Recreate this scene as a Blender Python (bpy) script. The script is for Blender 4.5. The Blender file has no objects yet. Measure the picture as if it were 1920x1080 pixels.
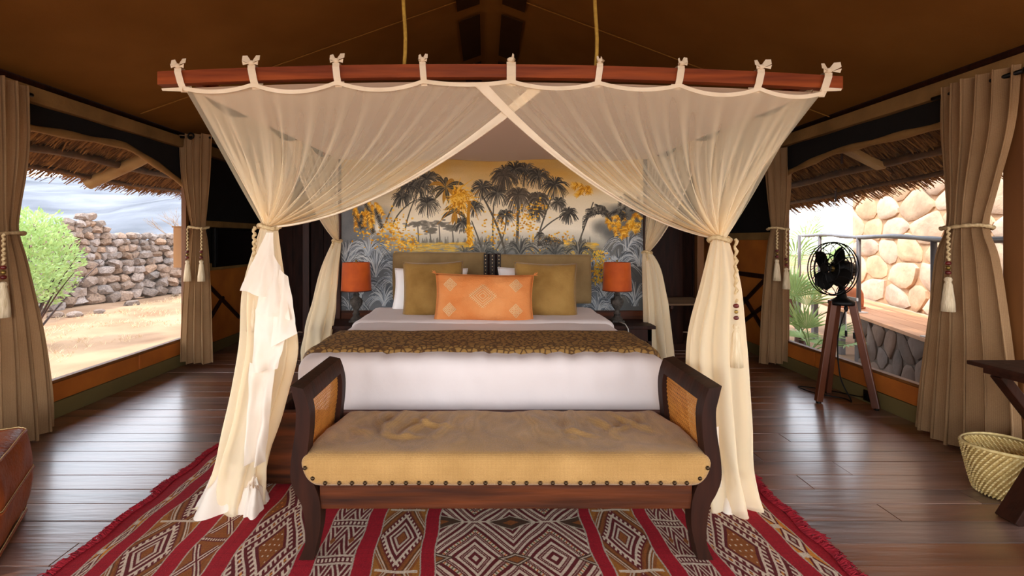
import bpy, bmesh, math, random
import numpy as np
from mathutils import Vector, Matrix, noise
R = random.Random(7)
PI = math.pi
S = bpy.context.scene
COL = S.collection
# ------------------------------------------------------------------ camera, sky, sun, exposure
F, VX, HY, CZ = 920.0, 910.0, 448.0, 1.27          # focal length in px, vanishing point, eye height
cam = bpy.data.objects.new('camera', bpy.data.cameras.new('camera'))
COL.objects.link(cam)
cam.location = (0, 0, CZ); cam.rotation_euler = (PI/2, 0, 0)
cam.data.sensor_width = 36; cam.data.lens = 36*F/1920
cam.data.shift_x = (960-VX)/1920; cam.data.shift_y = -(540-HY)/1920
cam.data.clip_start = .05; cam.data.clip_end = 1000
S.camera = cam
w = bpy.data.worlds.new('sky'); S.world = w; w.use_nodes = True
nt = w.node_tree; nt.nodes.clear()
_o = nt.nodes.new('ShaderNodeOutputWorld'); _b = nt.nodes.new('ShaderNodeBackground')
_t = nt.nodes.new('ShaderNodeTexCoord'); _s = nt.nodes.new('ShaderNodeSeparateXYZ'); _r = nt.nodes.new('ShaderNodeValToRGB')
_r.color_ramp.elements[0].position = 0; _r.color_ramp.elements[0].color = (.97, .98, 1.0, 1)
_r.color_ramp.elements[1].position = .7; _r.color_ramp.elements[1].color = (.70, .82, 1.0, 1)
nt.links.new(_t.outputs['Generated'], _s.inputs[0]); nt.links.new(_s.outputs['Z'], _r.inputs[0])
nt.links.new(_r.outputs[0], _b.inputs['Color']); nt.links.new(_b.outputs[0], _o.inputs[0])
_b.inputs['Strength'].default_value = 3.9
sun = bpy.data.objects.new('sun', bpy.data.lights.new('sun', 'SUN')); COL.objects.link(sun)
sun.data.energy = 3.8; sun.data.angle = math.radians(2.0); sun.data.color = (1.0, .92, .82)
sun.rotation_euler = Vector((.62, .30, -.95)).to_track_quat('-Z', 'Y').to_euler()
S.view_settings.view_transform = 'Standard'; S.view_settings.look = 'None'
S.view_settings.gamma = 1; S.view_settings.use_curve_mapping = False
S.view_settings.exposure = .66
S.cycles.transparent_max_bounces = 24; S.cycles.max_bounces = 10; S.cycles.diffuse_bounces = 6
S.cycles.transmission_bounces = 8
S.cycles.sample_clamp_indirect = 6.0

def at(px, py, Y): return Vector(((px-VX)/F*Y, Y, CZ-(py-HY)/F*Y))
def sr(r, g, b):
    f = lambda c: (c/255/12.92) if c/255 <= .04045 else ((c/255+.055)/1.055)**2.4
    return (f(r), f(g), f(b))
# ------------------------------------------------------------------ materials
MATS = {}
def M(name, col, rough=.7, col2=None, scale=6, stretch=(1, 1, 1), bump=0, bscale=None, metal=0, spec=.4, rnd=0, detail=4, transl=0, sheen=0, wave=None, coat=0):
    """Principled material mottled by 3D noise; rnd varies it from object to object."""
    if name in MATS: return MATS[name]
    m = bpy.data.materials.new(name); m.use_nodes = True; MATS[name] = m
    t = m.node_tree; N = t.nodes; L = t.links; p = N['Principled BSDF']
    col = sr(*col); col2 = sr(*col2) if col2 else tuple(c*.72 for c in col)
    tc = N.new('ShaderNodeTexCoord'); mp = N.new('ShaderNodeMapping'); mp.inputs['Scale'].default_value = stretch
    L.new(tc.outputs['Object'], mp.inputs[0])
    no = N.new('ShaderNodeTexNoise'); no.noise_dimensions = '4D'; no.inputs['Scale'].default_value = scale; no.inputs['Detail'].default_value = detail
    L.new(mp.outputs[0], no.inputs['Vector'])
    rp = N.new('ShaderNodeValToRGB'); rp.color_ramp.elements[0].position = .32; rp.color_ramp.elements[1].position = .68
    rp.color_ramp.elements[0].color = (*col2, 1); rp.color_ramp.elements[1].color = (*col, 1)
    L.new(no.outputs['Fac'], rp.inputs[0]); out = rp.outputs[0]
    if rnd:
        oi = N.new('ShaderNodeObjectInfo'); mr = N.new('ShaderNodeMapRange'); mr.inputs[3].default_value = 1-rnd; mr.inputs[4].default_value = 1+rnd
        mu = N.new('ShaderNodeMath'); mu.operation = 'MULTIPLY'; mu.inputs[1].default_value = 40
        L.new(oi.outputs['Random'], mu.inputs[0]); L.new(mu.outputs[0], no.inputs['W'])
        L.new(oi.outputs['Random'], mr.inputs[0])
        hs = N.new('ShaderNodeHueSaturation'); L.new(mr.outputs[0], hs.inputs['Value']); L.new(out, hs.inputs['Color'])
        fr = N.new('ShaderNodeMath'); fr.operation = 'MULTIPLY'; fr.inputs[1].default_value = 7.31
        f2 = N.new('ShaderNodeMath'); f2.operation = 'FRACT'; L.new(oi.outputs['Random'], fr.inputs[0]); L.new(fr.outputs[0], f2.inputs[0])
        m2 = N.new('ShaderNodeMapRange'); m2.inputs[3].default_value = 1-rnd; m2.inputs[4].default_value = 1+rnd
        L.new(f2.outputs[0], m2.inputs[0]); L.new(m2.outputs[0], hs.inputs['Saturation']); out = hs.outputs[0]
    if wave:                                            # fine woven threads
        for dr in ('X', 'Z'):
            wv = N.new('ShaderNodeTexWave'); wv.bands_direction = dr; wv.inputs['Scale'].default_value = wave; wv.inputs['Distortion'].default_value = 3; wv.inputs['Detail Scale'].default_value = 3
            L.new(tc.outputs['Object'], wv.inputs['Vector'])
            mx = N.new('ShaderNodeMix'); mx.data_type = 'RGBA'; mx.blend_type = 'MULTIPLY'; mx.inputs[0].default_value = .16
            L.new(out, mx.inputs[6]); L.new(wv.outputs[0], mx.inputs[7]); out = mx.outputs[2]
    L.new(out, p.inputs['Base Color'])
    p.inputs['Roughness'].default_value = rough; p.inputs['Metallic'].default_value = metal; p.inputs['Specular IOR Level'].default_value = spec
    if sheen: p.inputs['Sheen Weight'].default_value = sheen; p.inputs['Sheen Roughness'].default_value = .4
    if coat: p.inputs['Coat Weight'].default_value = coat; p.inputs['Coat Roughness'].default_value = .2
    if bump:
        bn = N.new('ShaderNodeTexNoise'); bn.inputs['Scale'].default_value = bscale or scale*3; bn.inputs['Detail'].default_value = 5
        L.new(mp.outputs[0], bn.inputs['Vector'])
        bp = N.new('ShaderNodeBump'); bp.inputs['Strength'].default_value = bump; bp.inputs['Distance'].default_value = .02
        L.new(bn.outputs['Fac'], bp.inputs['Height']); L.new(bp.outputs[0], p.inputs['Normal'])
    if transl:
        tr = N.new('ShaderNodeBsdfTranslucent'); L.new(out, tr.inputs[0])
        ms = N.new('ShaderNodeMixShader'); ms.inputs[0].default_value = transl
        L.new(p.outputs[0], ms.inputs[1]); L.new(tr.outputs[0], ms.inputs[2]); L.new(ms.outputs[0], N['Material Output'].inputs[0])
    return m
def sheer(name, col, lo, hi, threads=None, tl=.45):
    """open-weave cloth: clear holes, diffuse and translucent threads, denser at a slant"""
    m = bpy.data.materials.new(name); m.use_nodes = True; MATS[name] = m
    t = m.node_tree; N = t.nodes; L = t.links; N.remove(N['Principled BSDF'])
    c = (*sr(*col), 1)
    d = N.new('ShaderNodeBsdfDiffuse'); d.inputs[0].default_value = c
    q = N.new('ShaderNodeBsdfTranslucent'); q.inputs[0].default_value = c
    a = N.new('ShaderNodeMixShader'); a.inputs[0].default_value = tl; L.new(d.outputs[0], a.inputs[1]); L.new(q.outputs[0], a.inputs[2])
    tr = N.new('ShaderNodeBsdfTransparent')
    lw = N.new('ShaderNodeLayerWeight'); lw.inputs[0].default_value = .5
    mr = N.new('ShaderNodeMapRange'); mr.inputs[3].default_value = lo; mr.inputs[4].default_value = hi
    L.new(lw.outputs['Facing'], mr.inputs[0]); fac = mr.outputs[0]
    if threads:
        tc = N.new('ShaderNodeTexCoord'); acc = None
        for dr in ('Y', 'Z'):
            wv = N.new('ShaderNodeTexWave'); wv.bands_direction = dr; wv.inputs['Scale'].default_value = threads; wv.inputs['Distortion'].default_value = 1.5
            L.new(tc.outputs['Object'], wv.inputs['Vector'])
            k = N.new('ShaderNodeMath'); k.operation = 'MULTIPLY_ADD'; k.inputs[1].default_value = .07
            L.new(wv.outputs['Fac'], k.inputs[0]); L.new(fac, k.inputs[2]); fac = k.outputs[0]
    o = N.new('ShaderNodeMixShader'); L.new(fac, o.inputs[0]); L.new(tr.outputs[0], o.inputs[1]); L.new(a.outputs[0], o.inputs[2])
    L.new(o.outputs[0], N['Material Output'].inputs[0])
    return m
def print_mat(name, arr, rough=.75, bump=0):
    """flat print: a raster computed in this script (painted wall panel, woven rug)"""
    h, wd = arr.shape[:2]
    im = bpy.data.images.new(name, wd, h)
    px = np.ones((h, wd, 4), np.float32); px[..., :3] = np.clip(arr, 0, 1)
    im.pixels.foreach_set(np.ascontiguousarray(px[::-1]).ravel()); im.update(); im.pack()
    m = bpy.data.materials.new(name); m.use_nodes = True; MATS[name] = m
    N = m.node_tree.nodes; L = m.node_tree.links; p = N['Principled BSDF']
    ti = N.new('ShaderNodeTexImage'); ti.image = im; L.new(ti.outputs[0], p.inputs['Base Color'])
    p.inputs['Roughness'].default_value = rough; p.inputs['Specular IOR Level'].default_value = .2
    if bump:
        tc = N.new('ShaderNodeTexCoord'); bn = N.new('ShaderNodeTexNoise'); bn.inputs['Scale'].default_value = 260
        L.new(tc.outputs['Object'], bn.inputs['Vector']); bp = N.new('ShaderNodeBump'); bp.inputs['Strength'].default_value = bump; bp.inputs['Distance'].default_value = .01
        L.new(bn.outputs['Fac'], bp.inputs['Height']); L.new(bp.outputs[0], p.inputs['Normal'])
    return m

wood_dark = M('dark_stained_wood', (66, 32, 17), .45, (34, 16, 9), 26, (1, 1, .10), .12, 40, spec=.2)
wood_dark_x = M('dark_stained_wood_rail', (96, 46, 19), .45, (40, 19, 9), 26, (.07, 1, 1), .12, 40, spec=.18)
wood_frame = M('near_black_wood', (54, 26, 15), .5, (32, 16, 9), 20, (1, 1, .15), .1, 40, spec=.12)
wood_red = M('red_mahogany', (146, 68, 26), .5, (92, 36, 13), 26, (.07, 1, 1), .12, 40, spec=.15)
floor_m = M('oiled_floor_boards', (138, 92, 68), .36, (84, 52, 37), 4, (.22, 2.4, 1), .16, 16, spec=.85, coat=.5, rnd=.2, detail=7)
black_canvas = M('black_canvas', (18, 13, 9), .9, (12, 8, 6), 10, bump=.1)
roof_m = M('brown_roof_canvas', (132, 89, 39), .9, (120, 79, 32), 2.2, bump=.12, bscale=160, spec=.1)
patch_m = M('dark_brown_patch', (62, 40, 20), .9, (54, 34, 16), 5, spec=.1)
beam_m = M('tan_canvas_wrap', (150, 112, 62), .85, (120, 88, 46), 4, bump=.2, bscale=30)
orange_m = M('orange_canvas_panel', (186, 104, 30), .8, (158, 84, 22), 4, bump=.1, bscale=120)
olive_m = M('olive_painted_board', (112, 96, 54), .7, (92, 78, 44), 3, (1, .3, 1))
brown_frame = M('brown_window_frame', (128, 80, 36), .6, (98, 58, 26), 5, (1, 1, .2))
linen = M('linen_curtain', (180, 142, 102), .9, (164, 128, 90), 3, bump=.25, bscale=220, spec=.1, transl=.28, wave=60)
cord_m = M('cream_cord', (214, 188, 142), .85, (180, 150, 104), 60, bump=.4, bscale=120)
tassel_m = M('cream_tassel', (226, 206, 172), .9, (190, 166, 128), 80, bump=.4, bscale=200, stretch=(1, 1, .1))
bead_m = M('red_brown_beads', (110, 34, 26), .3, (70, 20, 16), 30)
brass = M('dull_brass', (150, 120, 60), .4, metal=.8)
black_m = M('black_metal', (22, 20, 18), .45, metal=.6)
net_m = sheer('mosquito_netting', (255, 240, 208), .26, .80)
net_dense = sheer('gathered_netting', (255, 238, 204), .60, .96)
top_m = sheer('canopy_top_cloth', (255, 240, 228), .90, .97, tl=.25)
hem_m = M('white_cotton_hem', (250, 238, 222), .85, (240, 226, 206), 3, bump=.05, transl=.35)
band_m = M('cream_cotton_tape', (246, 228, 200), .85, (232, 212, 180), 8, transl=.2)
screen_m = sheer('insect_screen', (120, 114, 106), .02, .12, threads=70, tl=.4)
sheet_m = M('white_bed_linen', (216, 204, 199), .8, (208, 194, 188), 2, bump=.06, bscale=30, sheen=.1)
pillow_m = M('white_pillow_cotton', (244, 238, 234), .8, (234, 228, 222), 3)
velvet = M('olive_velvet', (156, 120, 64), .8, (126, 92, 42), 5, bump=.25, bscale=60, sheen=.2, spec=.15)
headb_m = M('olive_brown_suede', (138, 112, 74), .85, (116, 92, 58), 5, bump=.2, bscale=80, sheen=.3, spec=.15)
orange_cloth = M('faded_orange_cloth', (232, 154, 92), .85, (216, 128, 66), 5, bump=.3, bscale=90, spec=.15, wave=70)
thread_m = M('cream_thread', (232, 200, 150), .8)
shade_m = M('rust_velvet_shade', (206, 92, 14), .75, (170, 66, 8), 7, bump=.1, sheen=.25, transl=.15)
carved = M('weathered_carved_wood', (84, 76, 68), .7, (44, 38, 34), 30, bump=.6, bscale=70)
bench_cloth = M('tan_bench_cloth', (190, 146, 88), .85, (168, 126, 72), 5, bump=.3, bscale=150, spec=.12, sheen=.2, wave=60)
cane_m = M('golden_cane', (214, 146, 62), .5, (186, 116, 42), 20)
nail_m = M('antique_nail', (70, 52, 32), .3, metal=.8)
leather = M('brown_leather', (150, 74, 28), .5, (108, 48, 17), 5, bump=.25, bscale=60, spec=.3)
stitch_m = M('pale_stitching', (206, 170, 110), .7)
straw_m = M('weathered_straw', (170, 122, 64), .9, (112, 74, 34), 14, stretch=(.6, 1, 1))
straw_dark = M('dark_straw', (120, 78, 36), .95, (76, 46, 20), 12)  # darker brown straw, mixed in at random and used for the mat
pole_m = M('peeled_pole', (168, 136, 84), .6, (136, 100, 54), 7, (.4, 1, 1), .2, 20)
stone_m = M('volcanic_field_stone', (150, 128, 112), .95, (104, 88, 78), 5, bump=.5, bscale=14, rnd=.3, spec=.1)
flag_m = M('sandstone_flag', (214, 182, 150), .9, (178, 148, 122), 3, bump=.6, bscale=12, rnd=.16, spec=.1)
mortar_m = M('sandy_mortar', (196, 156, 118), .95, (170, 132, 96), 8, bump=.4)
dry_m = M('dry_grass_earth', (158, 126, 98), .95, (128, 96, 72), 1.1, bump=.3, bscale=8, detail=8, spec=.05)
hill_m = M('haze_painted_scrub', (122, 123, 128), .95, (88, 90, 94), .12, detail=9, spec=0)  # distance haze is painted into this grey-blue scrub colour
leaf_m = M('pale_green_leaf', (176, 196, 124), .6, (136, 160, 88), 4, transl=.3)
palm_m = M('palm_green', (156, 176, 108), .55, (116, 140, 78), 4, transl=.3)
rail_m = M('grey_galvanised_pipe', (104, 98, 98), .5, (84, 78, 78), 6, metal=.2)
deck_m = M('terrace_boards', (212, 156, 112), .6, (176, 120, 80), 5, (1, .15, 1))
basket_m = M('palm_basket', (202, 172, 104), .75, (160, 126, 66), 26)
straw_h = M('basket_pale_weave', (226, 202, 142), .7, (196, 166, 100), 40)
rope_m = M('yellow_rope', (176, 142, 56), .8, (146, 112, 40), 60)
clay_m = M('terracotta', (190, 110, 60), .7, (150, 80, 44), 8)
screen_black = M('black_glass', (6, 6, 7), .12, spec=.5)
white_plastic = M('white_plastic', (226, 222, 214), .4)
gold_run = None
# ------------------------------------------------------------------ mesh builder
class MB:
    def __init__(s): s.v = []; s.f = []
    def add(s, vs, fs):
        b = len(s.v); s.v += [tuple(v) for v in vs]; s.f += [tuple(i+b for i in f) for f in fs]; return s
    def box(s, x0, x1, y0, y1, z0, z1, bev=0):
        if bev:
            bm = bmesh.new(); bmesh.ops.create_cube(bm, size=1)
            for v in bm.verts: v.co = Vector(((x0+x1)/2+v.co.x*(x1-x0), (y0+y1)/2+v.co.y*(y1-y0), (z0+z1)/2+v.co.z*(z1-z0)))
            bmesh.ops.bevel(bm, geom=bm.edges[:], offset=bev, segments=2, affect='EDGES', profile=.6)
            return s.bm(bm)
        return s.add([(x, y, z) for x in (x0, x1) for y in (y0, y1) for z in (z0, z1)],
                     [(0, 1, 3, 2), (4, 6, 7, 5), (0, 4, 5, 1), (2, 3, 7, 6), (0, 2, 6, 4), (1, 5, 7, 3)])
    def bm(s, bm, mat=None):
        bm.verts.index_update()
        s.add([(mat @ v.co if mat else v.co) for v in bm.verts], [[v.index for v in f.verts] for f in bm.faces]); bm.free(); return s
    def beam(s, a, b, wd, ht, up=(0, 0, 1), bev=0):
        a = Vector(a); b = Vector(b); d = (b-a); l = d.length; d.normalize()
        x = d.cross(Vector(up)).normalized(); z = x.cross(d)
        m = MB().box(-wd/2, wd/2, 0, l, -ht/2, ht/2, bev)
        return s.add([a+x*p[0]+d*p[1]+z*p[2] for p in m.v], m.f)
    def tube(s, pts, r, n=8, cap=True, closed=False):
        pts = [Vector(p) for p in pts]; k = len(pts); rs = r if isinstance(r, (list, tuple)) else [r]*k
        vs = []; fs = []; prev = None
        for i, p in enumerate(pts):
            if closed: d = pts[(i+1) % k]-pts[i-1]
            else: d = pts[min(i+1, k-1)]-pts[max(i-1, 0)]
            d.normalize()
            if prev is None:
                u = d.cross(Vector((0, 0, 1)))
                if u.length < .01: u = d.cross(Vector((1, 0, 0)))
            else: u = prev-d*prev.dot(d)
            u.normalize(); prev = u; q = d.cross(u)
            for j in range(n):
                t = 2*PI*j/n; vs.append(p+(u*math.cos(t)+q*math.sin(t))*rs[i])
        for i in range(k if closed else k-1):
            for j in range(n):
                a = i*n+j; b = i*n+(j+1) % n; i2 = (i+1) % k
                fs.append((a, b, i2*n+(j+1) % n, i2*n+j))
        if cap and not closed: fs.append(tuple(range(n))[::-1]); fs.append(tuple((k-1)*n+j for j in range(n)))
        return s.add(vs, fs)
    def lathe(s, prof, c=(0, 0, 0), n=20, cap=True, mod=None):
        vs = []; fs = []; k = len(prof)
        for i, (r, z) in enumerate(prof):
            for j in range(n):
                t = 2*PI*j/n; q = mod(i, t) if mod else 1
                vs.append((c[0]+r*q*math.cos(t), c[1]+r*q*math.sin(t), c[2]+z))
        for i in range(k-1):
            for j in range(n): fs.append((i*n+j, i*n+(j+1) % n, (i+1)*n+(j+1) % n, (i+1)*n+j))
        if cap: fs.append(tuple(range(n))[::-1]); fs.append(tuple((k-1)*n+j for j in range(n)))
        return s.add(vs, fs)
    def grid(s, fn, nu, nv, cu=False):
        vs = [fn(i/nu, j/nv) for j in range(nv+1) for i in range(nu+1)]
        fs = [(j*(nu+1)+i, j*(nu+1)+i+1, (j+1)*(nu+1)+i+1, (j+1)*(nu+1)+i) for j in range(nv) for i in range(nu)]
        return s.add(vs, fs)
    def ball(s, c, rx, ry=None, rz=None, sub=2):
        ry = ry or rx; rz = rz or rx; bm = bmesh.new(); bmesh.ops.create_icosphere(bm, subdivisions=sub, radius=1)
        for v in bm.verts: v.co = Vector((c[0]+v.co.x*rx, c[1]+v.co.y*ry, c[2]+v.co.z*rz))
        return s.bm(bm)
    def round(s, x0, x1, y0, y1, z0, z1, r, st=.03, disp=None):
        """dense box with round edges, vertices moved by disp(p, normal)"""
        bm = bmesh.new()
        lo = Vector((x0, y0, z0)); hi = Vector((x1, y1, z1)); ax = [(0, 1, 2), (1, 2, 0), (2, 0, 1)]
        for a, b, c in ax:
            na = max(2, int((hi[a]-lo[a])/st)); nb = max(2, int((hi[b]-lo[b])/st))
            for side in (0, 1):
                g = []
                for i in range(na+1):
                    for j in range(nb+1):
                        p = Vector(); p[a] = lo[a]+(hi[a]-lo[a])*i/na; p[b] = lo[b]+(hi[b]-lo[b])*j/nb; p[c] = (lo, hi)[side][c]
                        g.append(bm.verts.new(p))
                for i in range(na):
                    for j in range(nb):
                        q = [g[i*(nb+1)+j], g[(i+1)*(nb+1)+j], g[(i+1)*(nb+1)+j+1], g[i*(nb+1)+j+1]]
                        bm.faces.new(q if side else q[::-1])
        bmesh.ops.remove_doubles(bm, verts=bm.verts[:], dist=1e-5)
        for v in bm.verts:
            k = Vector([min(max(v.co[i], lo[i]+r), hi[i]-r) for i in range(3)]); n = v.co-k
            if n.length > 1e-9: n.normalize(); v.co = k+n*r
            if disp: v.co = disp(v.co, n)
        return s.bm(bm)
    def build(s, name, mat, parent=None, smooth=False, uv=None, auto=None):
        me = bpy.data.meshes.new(name)
        o0 = Vector(parent['_o']) if parent is not None and '_o' in parent else Vector((0, 0, 0))
        me.from_pydata([(v[0]-o0.x, v[1]-o0.y, v[2]-o0.z) for v in s.v], [], s.f)
        if uv:
            ul = me.uv_layers.new(name='uv')
            for lp in me.loops: ul.data[lp.index].uv = uv(s.v[lp.vertex_index])
        if smooth: me.shade_smooth()
        if auto: me.shade_smooth(); me.set_sharp_from_angle(angle=math.radians(auto))
        me.materials.append(mat)
        o = bpy.data.objects.new(name, me); COL.objects.link(o)
        if parent is not None: o.parent = parent; o['_o'] = tuple(o0)
        return o
def tag(o, label=None, cat=None, group=None, kind=None):
    if label: o['label'] = label
    if cat: o['category'] = cat
    if group: o['group'] = group
    if kind: o['kind'] = kind
    return o
def thing(name, loc, label, cat, group=None, kind=None):
    o = bpy.data.objects.new(name, None); COL.objects.link(o); o.location = loc; o['_o'] = tuple(loc); o.empty_display_size = .1
    return tag(o, label, cat, group, kind)
def dup(o, parent=None, loc=None, rot=None, scale=None):
    c = o.copy(); COL.objects.link(c)
    if parent is not None: c.parent = parent
    if loc is not None: c.location = loc
    if rot is not None: c.rotation_euler = rot
    if scale is not None: c.scale = scale
    for ch in list(o.children): dup(ch, c)
    return c
def bez(a, b, c, t): return Vector(a)*(1-t)**2+Vector(b)*2*t*(1-t)+Vector(c)*t*t
def nz(x, y=0, z=0): return noise.noise(Vector((x, y, z)))

# ================================================================== SETTING
XL, XR, YB, ZE, XRG, ZRG = -3.05, 2.97, 6.7, 2.33, .05, 3.43
fl = MB().box(XL-.05, XR+.05, -1.6, YB+.1, -.12, -.02).build('floor', wood_frame); tag(fl, kind='structure')
y = -1.6; row = 0
while y < YB:
    wd = R.choice([.135, .145, .15, .16]); x = XL-.04 - R.uniform(0, 1.2) if row else XL-.04
    while x < XR:
        ln = R.uniform(1.7, 3.2); a = max(x, XL-.04); b = min(x+ln, XR+.04)
        if b-a > .05:
            zt = R.uniform(-.0012, .0008)
            MB().box(a+.0012, b-.0012, y+.0016, min(y+wd, YB)-.0016, -.02, zt, .0022).build('plank', floor_m, fl)
        x += ln
    y += wd; row += 1

def side_wall(sgn, X, name, windows, posts, panel0):
    """name: wall; windows: (y0, y1); sgn -1 for the wall at negative X"""
    o = X+sgn*.07
    xs = lambda a, b: (min(X+sgn*a, X+sgn*b), max(X+sgn*a, X+sgn*b))
    wl = MB(); x0, x1 = xs(.0, .06)
    wl.box(x0+.02*(sgn > 0), x1-.02*(sgn < 0), panel0, YB, .1, 2.34)                              # black canvas above the panels
    W = wl.build('wall_'+name, black_canvas); tag(W, kind='structure')
    MB().box(*xs(-.012, .05), -.8, YB, 0, .115, .004).build('skirting_board', olive_m, W)
    m = MB().box(*xs(-.06, .03), -.8, YB, 2.175, 2.285, .02); m.build('canvas_beam', beam_m, W, auto=40)
    MB().tube([(X-sgn*.0, -.8, 2.315), (X, YB, 2.315)], .028, 10).build('eave_pole', wood_frame, W, smooth=True)
    return W
WL = side_wall(-1, XL, 'left', None, None, 5.05)
WR = side_wall(1, XR, 'right', None, None, 4.95)
def flap(sgn, X, parent, y0, y1, edge):
    """black canvas flap over the window with a rolled tan edge; edge(y) gives its height"""
    xx = X-sgn*.02
    def fn(u, v):
        yy = y0+(y1-y0)*u; return (xx+sgn*.02*v+.01*math.sin(u*40), yy, 2.24*(1-v)+edge(yy)*v)
    MB().grid(fn, 30, 4).build('canvas_flap', black_canvas, parent, smooth=True)
    pts = [(xx+sgn*.02, y0+(y1-y0)*i/40, edge(y0+(y1-y0)*i/40)-.02) for i in range(41)]
    MB().tube(pts, [.028+.006*math.sin(i*1.3) for i in range(41)], 8).build('rolled_edge', beam_m, parent, smooth=True)
flap(-1, XL, WL, 1.0, 5.05, lambda yy: 2.03+.05*min(1, max(0, (yy-3.2)/.9)) if yy < 4.15 else 2.08-.27*((yy-4.15)/.9)**1.2)
flap(1, XR, WR, 1.0, 4.95, lambda yy: 2.03 if yy < 4.2 else 2.03-.11*((yy-4.2)/.75))
def window(n, sgn, X, y0, y1, seams):
    z0, z1 = .262, 2.2
    m = MB(); a, b = min(X, X+sgn*.05), max(X, X+sgn*.05)
    m.box(a, b, y0-.04, y0, z0, z1, .005); m.box(a, b, y1, y1+.05, z0, z1, .005); m.box(a, b, y0, y1, z0-.012, z0+.008, .003)
    wdw = m.build('window_%d' % n, brown_frame); tag(wdw, kind='structure')
    xs = X+sgn*.03
    MB().grid(lambda u, v: (xs, y0+(y1-y0)*u, z0+(z1-z0)*v), 2, 2).build('insect_screen', screen_m, wdw)
    for i, (s0, s1) in enumerate(zip(seams[:-1], seams[1:])):
        MB().box(a-(.004 if sgn > 0 else 0), b+(.004 if sgn < 0 else 0), s0+.008, s1-.008, .118, z0-.014, .004).build('lower_panel', orange_m, wdw)
    return wdw
window(1, -1, XL, 2.35, 5.0, [2.3, 4.32, 5.05])
window(3, -1, XL, -.6, 2.2, [-.7, 2.25])
window(2, 1, XR, 2.78, 4.87, [2.72, 4.42, 4.92])
window(4, 1, XR, .6, 2.64, [.55, 2.68])
MB().box(XL-.05, XL+.03, 2.2, 2.31, .115, 2.2, .006).build('window_post', brown_frame, WL)
MB().box(XR-.05, XR+.06, 2.66, 2.77, .0, 2.2, .006).build('window_post', brown_frame, WR)
# panelled rear halves of the side walls
def rear_panels(sgn, X, W, ya, zt):
    xs = lambda a, b: (min(X+sgn*a, X+sgn*b), max(X+sgn*a, X+sgn*b))
    MB().box(*xs(-.004, .05), ya, YB, .115, zt, .004).build('canvas_panel', orange_m, W)
    MB().box(*xs(-.03, .05), ya, ya+.07, .115, 2.2, .006).build('corner_post', brown_frame, W)
    MB().box(*xs(-.025, .05), ya, YB, zt, zt+.08, .006).build('rail', beam_m, W)
    if sgn < 0: MB().box(*xs(-.025, .05), ya, YB, 1.40, 1.47, .006).build('rail', beam_m, W)
    for (p, q) in [((ya+.15, .88), (ya+1.0, .30)), ((ya+.12, .22), (ya+.62, .60))]:
        MB().beam((X-sgn*.012, p[0], p[1]), (X-sgn*.012, q[0], q[1]), .03, .05, up=(1, 0, 0), bev=.004).build('brace', wood_frame, W)
rear_panels(-1, XL, WL, 5.05, .92)
rear_panels(1, XR, WR, 4.97, 1.26)
MB().beam((XR-.012, 5.05, .87), (XR-.012, 6.6, .87), .03, .05, bev=.004).build('brace', wood_frame, WR)
MB().beam((XR-.012, 5.2, .56), (XR-.012, 5.9, .16), .03, .05, up=(1, 0, 0), bev=.004).build('brace', wood_frame, WR)
# rear wall of vertical dark boards
wb = MB().box(XL-.05, XR+.05, YB+.03, YB+.08, 0, 3.6).build('wall_back', black_canvas); tag(wb, kind='structure')
x = XL
while x < XR-.02:
    x2 = min(x+.21, XR); MB().box(x+.002, x2-.002, YB, YB+.03, 0, 2.3, .004).build('plank', wood_frame, wb); x = x2
MB().box(-2.2, -2.12, 5.9, 5.98, 0, 2.35, .008).build('post', wood_dark, wb)
MB().box(2.42, 2.5, 5.6, 5.68, 0, 2.35, .008).build('post', brown_frame, wb)
# roof: two slopes with sewn-on patches along the ridge
def roof_z(x): return ZRG-(ZRG-ZE)*((XRG-x)/(XRG-XL-0+.0) if x < XRG else (x-XRG)/(XR-XRG))
def roof(u, v):
    x = XL-.12+(XR-XL+.24)*u; yy = -2.9+(YB+.1+2.9)*v  # front end runs on out of view, lengthened to cut front light
    sag = .02*math.sin(v*PI*5)**2*math.sin(PI*min(1, abs(x-XRG)/3))
    return (x, yy, roof_z(x)-sag)
us = 32
ce = MB().grid(roof, us, 40).build('ceiling', roof_m, smooth=False, auto=12); tag(ce, kind='structure')
MB().tube([(XRG, -.8, ZRG-.012), (XRG, YB, ZRG-.012)], .012, 6).build('ridge_seam', roof_m, ce, smooth=True)
for k in range(7):
    yy = -.5+k*1.22
    if k: 
        pass
    for sgn in (-1, 1):
        y0 = yy+.19; m = MB(); vs = []
        for (dx, dy) in ((.10, 0), (.30, 0), (.30, 1.02), (.10, 1.02)):
            x = XRG+sgn*dx; vs.append((x, y0+dy, roof_z(x)-.032))
        m.add(vs, [(0, 1, 2, 3)]); m.add([(v[0], v[1], v[2]+.006) for v in vs], [(3, 2, 1, 0)]); m.add(vs+[(v[0], v[1], v[2]+.006) for v in vs], [(0, 4, 5, 1), (1, 5, 6, 2), (2, 6, 7, 3), (3, 7, 4, 0)])
        m.build('roof_patch', patch_m, ce)
for yy in (1.6, 4.2):
    for sgn in (-1, 1):
        MB().tube([(XRG+sgn*i*.3, yy, roof_z(XRG+sgn*i*.3)-.024) for i in range(11)], .005, 5).build('canvas_seam', roof_m, ce)
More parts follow.
